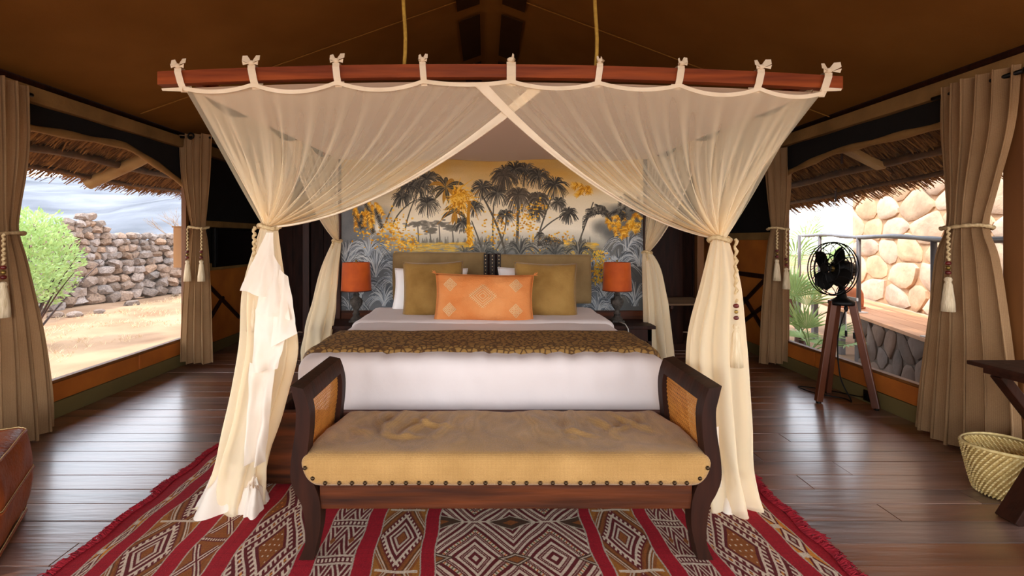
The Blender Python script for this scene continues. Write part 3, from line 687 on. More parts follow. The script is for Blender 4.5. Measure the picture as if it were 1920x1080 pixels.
    def frond(x, y, ang, l, bend, cols=dk, lf=10):
        c = (x+math.cos(ang)*l*.6, y+math.sin(ang)*l*.6); e = (x+math.cos(ang)*l*.9, y+math.sin(ang)*l*.9+bend)
        P.curve((x, y), c, e, .9, .5, cols[0])
        for i in range(14):
            t = .1+.9*i/14; q = (x*(1-t)**2+2*c[0]*t*(1-t)+e[0]*t*t, y*(1-t)**2+2*c[1]*t*(1-t)+e[1]*t*t)
            for s in (-1, 1):
                b = ang+s*1.0+bend/l*t*.8; k = lf*math.sin(PI*min(1, t*.9+.12)); P.curve(q, (q[0]+math.cos(b)*k*.6, q[1]+math.sin(b)*k*.6), (q[0]+math.cos(b)*k, q[1]+math.sin(b)*k+3), .8, .25, rr.choice(cols))
    for (a, l, b) in ((-2.2, 46, 42), (-2.6, 40, 46), (-1.6, 40, 24), (-1.0, 36, 26), (-2.9, 34, 40), (-.4, 30, 24)): frond(1122, 402, a, l, b)
    for (a, l, b) in ((-.5, 62, 22), (-.9, 52, 30), (-.2, 60, 20), (-1.4, 42, 10)): frond(1008, 462, a, l, b)
    for (a, l, b) in ((-.8, 50, 22), (-1.4, 46, 10), (-2.3, 46, 22), (-2.8, 40, 22)): frond(1130, 500, a, l, b, gl, 10)
    for (x, y, r) in ((975, 482, 44), (905, 485, 38), (1040, 488, 40), (870, 488, 30), (1085, 480, 34)): tuft(x, y, r, 90, [(80, 80, 76), (104, 102, 94), (60, 60, 58), (140, 134, 120)])
    for k in range(200): t = rr.random(); P.blob(1122+g(0, 11)*(1-t*.5), 470+62*t+g(0, 3), 1.3, 1.6, rr.choice(gd[:2]+[(210, 180, 60)]), .9)
    n = np.random.RandomState(3).normal(0, .012, P.a.shape[:2])[..., None]
    return P.a+n
MX0, MX1, MZ0, MZ1 = (640-VX)/F*YM, (1206-VX)/F*YM, CZ-(582-HY)/F*YM, CZ-(288-HY)/F*YM
ms = thing('mural_screen', ((MX0+MX1)/2, YM+.04, 0), 'wooden bedhead screen painted with grey palms and golden jungle foliage', 'screen')
MB().grid(lambda u, v: (MX0+(MX1-MX0)*u, YM, MZ0+(MZ1-MZ0)*v), 4, 4).build('mural_panel', print_mat('painted_palm_mural', paint_mural(), .7), ms, uv=lambda v: ((v[0]-MX0)/(MX1-MX0), (v[2]-MZ0)/(MZ1-MZ0)))['label'] = 'grey and gold palm mural'
MB().box(MX0-.02, MX1+.02, YM+.005, YM+.08, 0, MZ1+.03).build('backing_board', wood_frame, ms)
MB().box(MX0-.06, MX0, YM-.03, YM+.09, 0, MZ1+.05, .008).build('frame_post', wood_dark, ms)
MB().box(MX1, MX1+.06, YM-.03, YM+.09, 0, MZ1+.05, .008).build('frame_post', wood_dark, ms)
MB().box(MX0, MX1, YM-.02, YM+.09, MZ1, MZ1+.045, .008).build('frame_rail', wood_dark, ms)
MB().box(MX0, MX1, YM-.02, YM+.03, .02, MZ0, .008).build('lower_panel', wood_dark_x, ms)

# ================================================================== BED
bed = thing('bed', (-.01, 3.6, 0), 'king-size bed on a dark wood platform with white linen', 'bed')
BF = 2.50; bx0, bx1 = -1.12, 1.08
MB().box(bx0, bx1, BF, BF+.05, .02, .385, .008).build('foot_board', wood_dark_x, bed)
for x in (bx0, bx1-.05): MB().box(x, x+.05, BF+.05, 4.62, .06, .385, .006).build('side_board', wood_dark, bed)
MB().box(bx0+.05, bx1-.05, BF+.05, 4.6, .24, .30).build('slat_deck', wood_frame, bed)
for x in (bx0+.05, bx1-.13):
    for yy in (BF+.05, 4.5): MB().box(x, x+.08, yy, yy+.08, .012, .24, .005).build('leg', wood_dark, bed)
def wr(p, n):
    q = Vector(p)
    a = .012*nz(p.x*2.2, p.y*2.2, p.z*2)+.004*nz(p.x*9, p.y*5, p.z*3)
    if p.y < BF+.2: a += .012*nz(p.x*14+p.z*3, 3, p.z*5)*max(0, (p.z-.3))*3+.006*nz(p.x*28+p.z*9, 1, p.z*8)
    return q+n*a
MB().round(-1.0, .965, BF+.055, 4.55, .30, .645, .075, .035, wr).build('duvet', sheet_m, bed, smooth=True)
def wr2(p, n): return Vector(p)+n*(.006*nz(p.x*3, p.y*4, 5)+.003*nz(p.x*11, p.y*7, 2))
MB().round(-1.004, .969, 3.62, 4.40, .40, .662, .07, .035, wr2).build('folded_sheet', sheet_m, bed, smooth=True)
# runner
gold_run = M('brown_gold_brocade', (120, 88, 44), .7, (96, 66, 30), 6)
t = gold_run.node_tree; N = t.nodes; L = t.links; p = N['Principled BSDF']
vo = N.new('ShaderNodeTexVoronoi'); vo.feature = 'DISTANCE_TO_EDGE'; vo.inputs['Scale'].default_value = 30; vo.inputs['Randomness'].default_value = .8
tcn = [n for n in N if n.type == 'TEX_COORD'][0]; L.new(tcn.outputs['Object'], vo.inputs['Vector'])
rp = N.new('ShaderNodeValToRGB'); rp.color_ramp.elements[0].position = .05; rp.color_ramp.elements[1].position = .17
rp.color_ramp.elements[0].color = (*sr(78, 50, 22), 1); rp.color_ramp.elements[1].color = (*sr(150, 114, 60), 1)
L.new(vo.outputs[0], rp.inputs[0]); L.new(rp.outputs[0], p.inputs['Base Color'])
rn = MB().round(-1.022, .987, 2.68, 3.30, .36, .668, .08, .03, wr2).build('bed_runner', gold_run, smooth=True)
tag(rn, 'brown and gold patterned runner laid across the white bed', 'runner')
# headboard
hb = thing('headboard', (.05, 4.62, .67), 'olive-brown suede headboard in two panels below the mural', 'headboard')
ph = lambda px: (px-VX)/F*4.58
def hd(p, n): return Vector(p)+n*(.004*nz(p.x*6, p.y*6, p.z*6))
MB().round(ph(735), ph(912), 4.58, 4.70, .69, 1.145, .02, .03, hd).build('headboard_panel', headb_m, hb, smooth=True)
MB().round(ph(934), ph(1110), 4.58, 4.70, .66, 1.125, .02, .03, hd).build('headboard_panel', headb_m, hb, smooth=True)
MB().box(ph(911), ph(935), 4.64, 4.70, .68, 1.13).build('backing_strip', wood_frame, hb)
strap_m = M('dark_woven_strap', (52, 38, 26), .7, (30, 22, 16), 40)
for a, b in ((907, 914), (918, 928), (932, 939)):
    MB().box(ph(a), ph(b), 4.565, 4.578, .68, 1.135, .003).build('strap', strap_m, hb)
    for k in range(26):
        zz = .70+k*.0165; xx = (ph(a)+ph(b))/2; MB().ball((xx, 4.563, zz), .006, .004, .005, 1).build('strap_stud', thread_m if k % 2 else nail_m, hb, smooth=True)
# pillows
def pillow_pts(wd, ht, th, u, v, side, pinch=.07, wk=.0, sd=0):
    e = max(0, 1-abs(u)**3.2)**.55*max(0, 1-abs(v)**3.2)**.55
    x = wd/2*u*(1-pinch*(1-abs(v)**2)*abs(u)**2*0-pinch*(1-v*v)*.9*abs(u)); zz = ht/2*v*(1-pinch*(1-u*u)*.9*abs(v))
    b = 1+wk*nz(u*2.5+sd, v*2.5, side)+wk*.6*nz(u*6+sd, v*6, side+3)
    return Vector((x, side*th/2*e*b, zz))
def pillow(name, mat, px, py, Y, wd, ht, th, lean, yaw, label, roll=0, pinch=.07, sd=0, group=None, sunk=.0):
    """centre of the lower edge at photo point (px, py)"""
    base = at(px, py, Y); root = thing(name, base, label, 'pillow' if 'pillow' in name else 'cushion', group)
    mat3 = Matrix.Translation(base) @ Matrix.Rotation(yaw, 4, 'Z') @ Matrix.Rotation(-lean, 4, 'X') @ Matrix.Translation((0, 0, ht/2-sunk)) @ Matrix.Rotation(roll, 4, 'Y')
    m = MB(); n = 26
    for sd_ in (-1, 1):
        g_ = MB().grid(lambda u, v: mat3 @ pillow_pts(wd, ht, th, u*2-1, v*2-1, sd_, pinch, .16, sd), n, n)
        m.add(g_.v, [f if sd_ < 0 else f[::-1] for f in g_.f])
    bm = bmesh.new(); vv = [bm.verts.new(v) for v in m.v]
    for f in m.f: bm.faces.new([vv[i] for i in f])
    bmesh.ops.remove_doubles(bm, verts=bm.verts[:], dist=1e-5)
    MB().bm(bm).build('cover', mat, root, smooth=True)
    edge = [mat3 @ pillow_pts(wd, ht, th, *q, 0, pinch) for q in [(-1+i*.1, -1) for i in range(20)]+[(1, -1+i*.1) for i in range(20)]+[(1-i*.1, 1) for i in range(20)]+[(-1, 1-i*.1) for i in range(20)]]
    MB().tube(edge, .003, 5, closed=True).build('seam', mat, root, smooth=True)
    return root, (lambda u, v, off: mat3 @ (pillow_pts(wd, ht, th, u, v, -1, pinch, .16, sd)+Vector((0, -off, 0)))), mat3
pillow('bed_pillow', pillow_m, 805, 584, 4.28, .66, .40, .17, .42, 0, 'white pillow behind the olive cushion on the television side of bed', sd=1)
pillow('bed_pillow', pillow_m, 1005, 584, 4.28, .66, .41, .17, .42, 0, 'white pillow behind the olive cushion nearest the lamp with white cord', sd=2)
pillow('velvet_cushion', velvet, 812, 598, 3.95, .50, .475, .17, .26, .06, 'square olive velvet cushion nearest the lamp on the television-side nightstand', roll=-.02, sd=3)
pillow('velvet_cushion', velvet, 1023, 598, 3.95, .52, .465, .17, .26, -.08, 'square olive velvet cushion nearest the lamp with the white cord', roll=.02, sd=4)
oc, SF, _ = pillow('lumbar_pillow', orange_cloth, 908, 606, 3.72, .76, .375, .19, .24, 0, 'orange oblong pillow embroidered with cream diamonds at front of bed', roll=.02, pinch=.05, sd=5)
em = None
def stitch(pts, r=.0023):
    q = []
    for a, b in zip(pts[:-1], pts[1:]):
        for i in range(7): t = i/6; q.append(SF(a[0]+(b[0]-a[0])*t, a[1]+(b[1]-a[1])*t, .002))
    em.tube(q, r, 5)
def dia(cx, cy, rx, ry): stitch([(cx-rx, cy), (cx, cy+ry), (cx+rx, cy), (cx, cy-ry), (cx-rx, cy)])
em = MB()
for k in (1, .8, .55, .3): dia(-.03, .04, .245*k, .43*k)
for i in range(9):
    t = i/8
    for sx in (-1, 1):
        for sy in (-1, 1): a = (-.03+sx*.245*(1-t), .04+sy*.43*t); stitch([a, (a[0]+sx*.032, a[1]+sy*.055)], .0019)
em.build('embroidered_diamond', thread_m, oc, smooth=True)
for (cx, cy) in ((-.70, .5), (.64, .5), (-.70, -.52), (.64, -.52)):
    em = MB()
    for (dx, dy) in ((0, .15), (0, -.15), (.075, 0), (-.075, 0)): dia(cx+dx, cy+dy, .06, .12); dia(cx+dx, cy+dy, .025, .05)
    em.build('embroidered_diamond', thread_m, oc, smooth=True)
for (u, v) in ((-1, 1), (1, 1), (-1, -1), (1, -1)):
    p = SF(u, v, 0); m = MB()
    for k in range(9): m.tube([p, p+Vector((u*R.uniform(.005, .03), R.uniform(-.02, .0), R.uniform(-.02, .02) if v < 0 else R.uniform(.0, .025)))], .0025, 4)
    m.build('corner_tuft', orange_cloth, oc)
# nightstands and lamps
def nightstand(cx, label, wd=.44):
    y0, y1, zt = 4.28, 4.66, .51
    root = thing('nightstand', (cx, (y0+y1)/2, 0), label, 'table')
    MB().box(cx-wd/2, cx+wd/2, y0, y1, zt-.03, zt, .005).build('table_top', wood_frame, root)
    MB().box(cx-wd/2+.03, cx+wd/2-.03, y0+.02, y1-.02, zt-.14, zt-.03, .004).build('drawer', wood_frame, root)
    MB().ball((cx, y0+.01, zt-.085), .012).build('knob', brass, root, smooth=True)
    for sx in (-1, 1):
        for yy in (y0+.04, y1-.04): MB().box(cx+sx*(wd/2-.05)-.02, cx+sx*(wd/2-.05)+.02, yy-.02, yy+.02, 0, zt-.03, .004).build('leg', wood_frame, root)
    MB().box(cx-wd/2+.05, cx+wd/2-.05, y0+.03, y1-.03, .15, .17).build('shelf', wood_frame, root)
nightstand(-1.355, 'dark wood nightstand on the television side of the bed', .46)
nightstand(1.29, 'dark wood nightstand on the luggage-rack side of the bed with a white cord', .40)
def lamp(px, label, tilt, wr_, cord):
    c = at(px, 604, 4.5); c.z = .51; root = thing('table_lamp', c, label, 'lamp', )
    MB().box(c.x-.055, c.x+.055, c.y-.055, c.y+.055, .51, .53, .004).build('plinth', carved, root)
    pr = [(.05, .02), (.052, .03), (.035, .045), (.028, .06), (.035, .075), (.024, .09), (.02, .105), (.035, .135), (.052, .165), (.056, .19), (.05, .21), (.03, .225), (.024, .24), (.03, .25), (.022, .265), (.018, .29), (.02, .30)]
    MB().lathe(pr, c, 24, mod=lambda i, t: 1+(.08*abs(math.cos(6*t)) if 6 < i < 11 else 0)).build('turned_base', carved, root, smooth=False, auto=40)
    m = MB().lathe([(wr_, .285), (wr_*.90, .545), (wr_*.90-.004, .545), (wr_-.004, .285)], c, 40, cap=False)
    o = m.build('lamp_shade', shade_m, root, smooth=False, auto=40)
    MB().lathe([(wr_+.001, .284), (wr_+.002, .292)], c, 40, cap=False).build('shade_trim', M('shade_trim', (90, 34, 12), .8), root)
    m = MB()
    for k in range(3):
        a = k*2.09; m.tube([c+Vector((0, 0, .53)), c+Vector((math.cos(a)*wr_*.89, math.sin(a)*wr_*.89, .54))], .002, 5)
    m.build('shade_spider', brass, root)
    MB().tube([c+Vector((0, 0, .28)), c+Vector((0, 0, .555))], .006, 8).build('stem', brass, root)
    MB().ball(c+Vector((0, 0, .56)), .01).build('finial', brass, root, smooth=True)
    if cord: MB().tube([c+Vector((.0, -.06, .012)), c+Vector((.02, -.20, .012)), c+Vector((.03, -.245, -.02)), c+Vector((.05, -.25, -.2)), c+Vector((.06, -.25, -.45))], .005, 6).build('cord', white_plastic, root, smooth=True)
lamp(668, 'orange velvet lamp on carved base, on the television-side nightstand', 0, .137, 0)
lamp(1157, 'orange velvet lamp on carved base, on the luggage-rack-side nightstand', 0, .132, 1)

# ================================================================== CANOPY FRAME AND NET
YF, YR = 2.42, 4.62
cf = thing('canopy_frame', (.06, 3.5, 2.06), 'red-brown wooden canopy frame hung from ropes over the bed', 'frame')
def bz(x): return 2.093-.0168*(x-.1)**2-.0078*(x-.1)
bxL, bxR = (300-VX)/F*YF, (1575-VX)/F*YF
m = MB()
for k in range(24):
    xa = bxL+(bxR-bxL)*k/24; xb = bxL+(bxR-bxL)*(k+1)/24
    q = [(x, yy, bz(x)+dz) for x in (xa, xb) for yy in (YF-.02, YF+.025) for dz in (-.032, .032)]
    m.add(q, [(0, 1, 3, 2), (4, 6, 7, 5), (0, 4, 5, 1), (2, 3, 7, 6), (0, 2, 6, 4), (1, 5, 7, 3)])
m.build('front_beam', wood_red, cf)
MB().beam((bxL+.08, YR, 2.085), (bxR-.10, YR, 2.085), .045, .06, bev=.006).build('rear_beam', wood_red, cf)
XS0, XS1 = -1.47, 1.63
for x, xr in ((XS0+.02, -1.37), (XS1-.02, 1.50)):
    MB().beam((x, YF+.03, bz(x)+.0), (xr, YR+.02, 2.075), .045, .045, bev=.005).build('side_beam', wood_red, cf)
for x in (-.40, .545):
    m = MB(); zt = roof_z(x)-.02
    m.tube([(x+.006*math.sin(i*.9), YF+.0, bz(x)+.03+(zt-bz(x)-.03)*i/16) for i in range(17)], .0095, 7); m.build('hanging_rope', rope_m, cf, smooth=True)
nt_ = thing('mosquito_net', (.06, 3.5, 2.0), 'cream mosquito net tied to the canopy frame and swept aside in four bunches', 'net')
tx = [at(p, 150, YF).x for p in (345, 480, 635, 795, 958, 1120, 1270, 1417, 1540)]
def top_z(x):
    """scalloped upper hem of the net between its ties"""
    k = 0
    while k < 7 and x > tx[k+1]: k += 1
    t = min(1, max(0, (x-tx[k])/(tx[k+1]-tx[k]))); sag = (.035, .052, .05, .022, .04, .035, .05, .04)[k]
    return bz(x)-.048-sag*4*t*(1-t)*.8
TL = at(505, 426, 2.36); TR = at(1349, 448, 2.36); TRL = at(632, 452, 4.60); TRR = at(1213, 473, 4.60)
def fold(u, sd, n):  # irregular pleats, -1..1
    return .6*math.sin(2*PI*n*u+sd+2.2*nz(u*4+sd))*(.6+.8*abs(nz(u*3, sd)))+.3*math.sin(2*PI*n*1.73*u+sd*2+2*nz(u*8+sd*3))
def panel(name, topf, tie, ctrl, nrm, n, sd, nu, nv=44, amp=.03, lat=.03, mat=None, tw=.05, latdir=(1, 0, 0)):
    """netting swept from a top edge into a tie; ctrl(u) bends each thread line"""
    nrm = Vector(nrm); ld = Vector(latdir)
    def fn(u, v):
        a = topf(u); c = ctrl(u); tt = tie+ld*tw*(u-.5)*.6+nrm*.02*fold(u, sd, n)
        p = bez(a, c, tt, v); k = (v**.7)*(1-v**5*.75)
        q = fold(u, sd, n)
        return p+nrm*amp*q*(k+.12)+ld*lat*k*fold(u, sd+4, n*.6)
    o = MB().grid(fn, nu, nv).build(name, mat or net_m, nt_, smooth=True)
    hem = [fn(1, i/30) for i in range(31)]
    MB().tube(hem, .006, 5).build('edge_hem', band_m, nt_, smooth=True)
    return fn
xl0, xl1 = tx[0]+.01, at(1020, 150, YF).x
xr0, xr1 = tx[8]-.01, at(888, 150, YF).x
def ctrl_l(u):
    a = Vector((xl0+(xl1-xl0)*u, YF, 2.04)); s = (a+TL)/2; e = at(715, 412, 2.38); k = u**1.25
    return s*(1-k)+e*k
def ctrl_r(u):
    a = Vector((xr0+(xr1-xr0)*u, YF, 2.04)); s = (a+TR)/2; e = at(1150, 420, 2.36); k = u**1.25
    return s*(1-k)+e*k
f1 = panel('front_panel', lambda u: Vector((xl0+(xl1-xl0)*u, YF-.012, top_z(xl0+(xl1-xl0)*u))), TL, ctrl_l, (0, -1, 0), 11, 1.0, 220)
f2 = panel('front_panel', lambda u: Vector((xr0+(xr1-xr0)*u, YF-.028, top_z(xr0+(xr1-xr0)*u))), TR, ctrl_r, (0, -1, 0), 11, 5.0, 220)
# inner hem bands, broad strips along the swept edges
for fn in (f1, f2):
    MB().grid(lambda u, v: fn(.965+.035*u, v)+Vector((0, -.006, 0)), 3, 40).build('hem_band', band_m, nt_, smooth=True)
# upper hem tape
for x0_, x1_, yo in ((xl0, xr0, -.02),):
    def hemf(u, v): x = x0_+(x1_-x0_)*u; return Vector((x, YF-.034, top_z(x)+.002-.02*v))
    MB().grid(hemf, 160, 1).build('top_tape', band_m, nt_, smooth=True)
# side panels: front half to the front bunch, rear half to the rear bunch
for sx, xa, xb, tf, tr2, sd in ((-1, XS0, -1.38, TL, TRL, 2.0), (1, XS1, 1.52, TR, TRR, 7.0)):
    side = lambda yy, xa=xa, xb=xb: Vector((xa+(xb-xa)*(yy-YF)/(YR-YF), yy, 2.0+.03*math.cos((yy-YF)*9)))
    panel('side_panel', lambda u: side(YF+.01+1.35*u), tf, lambda u: (side(YF+1.35*u)+tf)/2+Vector((0, .12*u, -.14*u)), (1, 0, 0), 10, sd, 170, amp=.035, latdir=(0, 1, 0), lat=.03)
    panel('side_panel', lambda u: side(YR-.01-1.05*u), tr2, lambda u: (side(YR-1.05*u)+tr2)/2+Vector((0, -.1*u, -.16*u)), (1, 0, 0), 8, sd+1, 130, amp=.03, latdir=(0, 1, 0), lat=.03)
# cloth top of the canopy
def topcloth(u, v):
    yy = YF+(YR-YF)*v; xa = XS0+(-1.38-XS0)*v; xb = XS1+(1.52-XS1)*v; x = xa+(xb-xa)*u
    e = min(1, 8*min(u, 1-u))
    return Vector((x, yy, (bz(x)-.05)*(1-v)+2.02*v-.05*math.sin(PI*v)*math.sin(PI*u)-.02*math.sin(PI*u*3)**2*(v**6)))
MB().grid(topcloth, 60, 30).build('canopy_top', top_m, nt_, smooth=True)
def side_val(sx):  # short valance hanging along the rear beam
    pass
# gathered drops below the ties
def drop(tie, rows, n, sd, mat=net_dense, foot=0):
    """rows: (z, centre x, centre y, half width, half depth)"""
    rows = [(tie.z, tie.x, tie.y, .035, .035)]+rows
    def fn(u, v):
        k = v*(len(rows)-1); i = min(int(k), len(rows)-2); t = k-i
        def cr(j):
            a, b, c, d = (rows[max(0, i-1)][j], rows[i][j], rows[i+1][j], rows[min(len(rows)-1, i+2)][j])
            return b+.5*t*(c-a+t*(2*a-5*b+4*c-d+t*(3*(b-c)+d-a)))
        z_, cx, cy, hw, hd_ = [cr(j) for j in range(5)]; th = 2*PI*u
        q = 1+(.10+.16*v)*(math.sin(n*th+sd+1.2*math.sin(3*th+v*2))+.5*math.sin(n*1.7*th//1*0+7*th+sd*2))
        cr_ = .014*v*nz(u*9+sd, v*7)
        return Vector((cx+math.cos(th)*hw*q+cr_, cy+math.sin(th)*hd_*q+cr_, max(.006, z_+.01*nz(u*6, v*3, sd)*v)))
    return MB().grid(fn, 150, 60).build('gathered_drop', mat, nt_, smooth=True)
X = lambda px, Y: (px-VX)/F*Y
drop(TL, [(1.05, X(497, 2.36), 2.36, .085, .07), (.75, X(504, 2.36), 2.36, .115, .09), (.45, X(480, 2.36), 2.36, .105, .09), (.2, X(455, 2.36), 2.36, .095, .09), (.05, X(446, 2.36), 2.35, .105, .10), (.012, X(438, 2.36), 2.34, .125, .11)], 9, 1)
drop(TR, [(1.05, X(1349, 2.36), 2.36, .085, .07), (.78, X(1340, 2.36), 2.36, .125, .09), (.45, X(1345, 2.36), 2.36, .13, .10), (.2, X(1355, 2.36), 2.36, .11, .10), (.05, X(1362, 2.36), 2.35, .12, .10), (.012, X(1362, 2.36), 2.34, .125, .10)], 9, 3)
drop(TRL, [(1.0, X(622, 4.5), 4.46, .07, .06), (.7, X(618, 4.5), 4.36, .09, .06), (.4, X(614, 4.5), 4.24, .10, .06), (.2, X(612, 4.4), 4.2, .105, .05)], 7, 5)
drop(TRR, [(1.0, X(1218, 4.6), 4.55, .07, .06), (.7, X(1222, 4.6), 4.5, .09, .07), (.35, X(1226, 4.6), 4.48, .10, .08), (.13, X(1228, 4.6), 4.48, .11, .08)], 7, 6)
# folded-out white hem cloth on the drop beside the bed's television side
def patch(corners, name, nu=20, nv=26, rip=.02, sd=0, mat=hem_m):
    a, b, c, d = [at(*q) for q in corners]
    def fn(u, v):
        p = (a*(1-u)+b*u)*(1-v)+(d*(1-u)+c*u)*v
        return p+Vector((0, -rip*(math.sin(u*9+sd+v*2)*.7+nz(u*4+sd, v*4))*(.3+v), 0))
    MB().grid(fn, nu, nv).build(name, mat, nt_, smooth=True)
patch([(500, 436, 2.29), (512, 436, 2.29), (514, 562, 2.22), (450, 545, 2.22)], 'hem_cloth', rip=.014, sd=1)
patch([(508, 470, 2.27), (526, 500, 2.27), (545, 600, 2.20), (476, 585, 2.20)], 'hem_cloth', rip=.016, sd=2)
patch([(524, 505, 2.25), (540, 519, 2.25), (560, 624, 2.18), (505, 652, 2.19)], 'hem_cloth', rip=.016, sd=3)
patch([(478, 580, 2.24), (545, 600, 2.22), (522, 690, 2.2), (470, 700, 2.2)], 'hem_cloth', rip=.018, sd=4)
patch([(468, 680, 2.24), (516, 690, 2.22), (494, 870, 2.2), (462, 870, 2.2)], 'hem_cloth', rip=.03, sd=6)
def pool(cx, cy, rx, ry, h, sd):
    def fn(u, v):
        th = 2*PI*u; q = v*(1+.22*math.sin(3*th+sd)+.12*math.sin(7*th+sd*2))
        return Vector((cx+math.cos(th)*rx*q, cy+math.sin(th)*ry*q, .006+h*max(0, 1-v*v)*(1+.5*nz(u*9, v*3, sd))+.03*abs(nz(math.cos(th)*3*v+sd, math.sin(th)*3*v, 1))*(1-v**4)))
    MB().grid(fn, 90, 16).build('pooled_hem', hem_m, nt_, smooth=True)
pool(X(428, 2.36), 2.36, .15, .13, .16, 1); pool(X(476, 2.3), 2.30, .05, .09, .12, 4)
pool(X(1366, 2.38), 2.36, .095, .10, .12, 2)
patch([(1318, 800, 2.26), (1348, 800, 2.26), (1352, 915, 2.25), (1328, 905, 2.25)], 'hem_cloth', rip=.01, sd=8)
# net tiebacks with tassel
def tassel(parent, p, l=.16, r=.032, sc=1):
    """beads and tassel hanging from p (parts of the parent)"""
    m = MB(); z = p.z
    for k, (mm, rr_) in enumerate(((bead_m, .016), (brass, .013), (bead_m, .016))):
        MB().ball((p.x, p.y, z-.014-.028*k), rr_, rr_, .013).build('bead', mm, parent, smooth=True)
    MB().lathe([(.006, -.095), (.016, -.10), (.02, -.112), (.014, -.125), (.02, -.14), (r, -.14-l*.7), (r*1.05, -.14-l)], p, 26, mod=lambda i, t: 1+(.14*math.sin(13*t) if i > 3 else 0)).build('tassel', tassel_m, parent, smooth=True)
def rope_ring(c, a, b, r=.011):
    pts = [(c.x+math.cos(t)*a, c.y+math.sin(t)*b, c.z+.008*math.sin(2*t)) for t in [2*PI*i/40 for i in range(40)]]; return MB().tube(pts, [r*(1+.22*math.sin(i*2.2)) for i in range(40)], 8, closed=True)
def tie_cord(p, q, r=.007):
    n = 26; return MB().tube([p+(q-p)*i/n+Vector((.005*math.sin(i*1.6), .005*math.cos(i*1.6), 0)) for i in range(n+1)], [r*(1+.25*math.sin(i*1.6)) for i in range(n+1)], 7)
def tieback(parent, c, a, b, hangs):
    tb = rope_ring(c, a, b).build('tieback', cord_m, parent, smooth=True)
    for (dx, dy, ln) in hangs:
        p = c+Vector((dx, dy, 0)); q = p-Z*ln; tie_cord(p, q).build('cord', cord_m, tb, smooth=True); tassel(tb, q)
tieback(nt_, TL, .045, .045, [(-.05, -.05, .19)]); tieback(nt_, TR, .045, .045, [(.05, -.055, .30)])
tieback(nt_, TRL, .04, .04, [(-.02, -.07, .18)]); tieback(nt_, TRR, .04, .04, [(-.02, -.07, .30)])
# tape ties on the front beam
def tie(x, lean, sz, bow):
    z0 = bz(x); m = MB(); w_ = .017*sz
    prof = [(YF-.018, -.075), (YF-.033, -.03), (YF-.034, .02), (YF-.025, .042), (YF, .046), (YF+.03, .04), (YF+.036, 0), (YF+.03, -.04), (YF+.0, -.05)]
    for (ya, za), (yb, zb) in zip(prof[:-1], prof[1:]):
        sa = lean*(.04-za)*.5; sb = lean*(.04-zb)*.5
        m.add([(x-w_+sa, ya, z0+za), (x+w_+sa, ya, z0+za), (x+w_+sb, yb, z0+zb), (x-w_+sb, yb, z0+zb)], [(0, 1, 2, 3)])
    k = Vector((x, YF-.025, z0+.052)); m.ball(k, .016*sz, .014, .013, 2)
    for s, l in ((-1, bow[0]), (1, bow[1])):
        if l == 0: continue
        e = k+Vector((s*.045*l, -.01, .022*l)); u = Vector((0, .003, .011*sz))
        m.add([k-u*.5, k+u*.5, (k+e)/2+u*1.7+Z*.006, e+u*1.1, e-u*1.0, (k+e)/2-u*1.1+Vector((0, -.014, 0))], [(0, 1, 2, 5), (5, 2, 3, 4)])
        m.add([k, k+Vector((s*.02, -.015, -.004)), k+Vector((s*.042*l, -.02, .004)), k+Vector((s*.038*l, -.016, -.016))], [(0, 1, 2, 3)])
    return m.build('tape_tie', band_m, nt_, smooth=True)
for i, (ln, sz, bw) in enumerate([(.5, 1, (.6, 1)), (.35, 1.1, (.9, 1)), (.2, 1, (.6, 1)), (.15, .9, (.4, .6)), (0, 1.3, (0, .3)), (-.25, .9, (.4, .2)), (-.3, 1, (.4, .6)), (-.4, 1.05, (.8, 1)), (-.6, 1.1, (.9, 1.2))]):
    tie(tx[i]+(.0 if i else .0)+ln*-.03, ln, sz, bw)
for x, s in ((XS0, -1), (XS1, 1)):
    MB().add([(x, YF-.04, 1.985), (x+s*.11, YF-.02, 1.995), (x+s*.115, YF-.02, 2.006), (x, YF-.04, 2.006)], [(0, 1, 2, 3)]).build('loose_tape', band_m, nt_)

# ================================================================== CURTAINS
def curtain(label, rows, dirv, nrm, n, sd, tie_row, hangs, rings=(), depth=.045):
    """rows: (z, centre x, centre y, half width along dirv); pleated sheet"""
    d = Vector(dirv).normalized(); nr = Vector(nrm).normalized()
    base = Vector((rows[-1][1], rows[-1][2], rows[-1][0])); root = thing('curtain', base, label, 'curtain', None)
    hw0 = rows[-1][3]
    def fn(u, v):
        k = v*(len(rows)-1); i = min(int(k), len(rows)-2); t = k-i; t = t*t*(3-2*t) if False else t
        def cr(j):
            a, b, c, e = (rows[max(0, i-1)][j], rows[i][j], rows[i+1][j], rows[min(len(rows)-1, i+2)][j])
            return b+.5*t*(c-a+t*(2*a-5*b+4*c-e+t*(3*(b-c)+e-a)))
        z_, cx, cy, hw = [cr(j) for j in range(4)]; s = 2*u-1; ph = PI*n*u*2+sd+.5*nz(u*4+sd)
        am = depth*(.75+.45*min(1.5, hw/.3))*(1+.4*nz(u*3+sd, 2))
        off = am*math.sin(ph)+.012*nz(u*7, v*4, sd); lat = .45*hw/n*math.sin(2*ph)*.7
        arch = (1-s*s)*.05
        return Vector((cx, cy, 0))+d*(hw*s+lat)+nr*(off+arch)+Z*(z_+.006*math.sin(ph*.5+sd)*(v > .9))
    MB().grid(fn, 26*n, 46).build('fabric', linen, root, smooth=True)
    z_, cx, cy, hw = rows[tie_row]; c = Vector((cx, cy, z_))+nr*.02
    a = math.hypot(*(d.x*(hw+.015), nr.x*.075)); b = math.hypot(d.y*(hw+.015), nr.y*.075)
    tieback(root, c, a, b, hangs)
    return root
inL, inR = Vector((1, 0, 0)), Vector((-1, 0, 0))
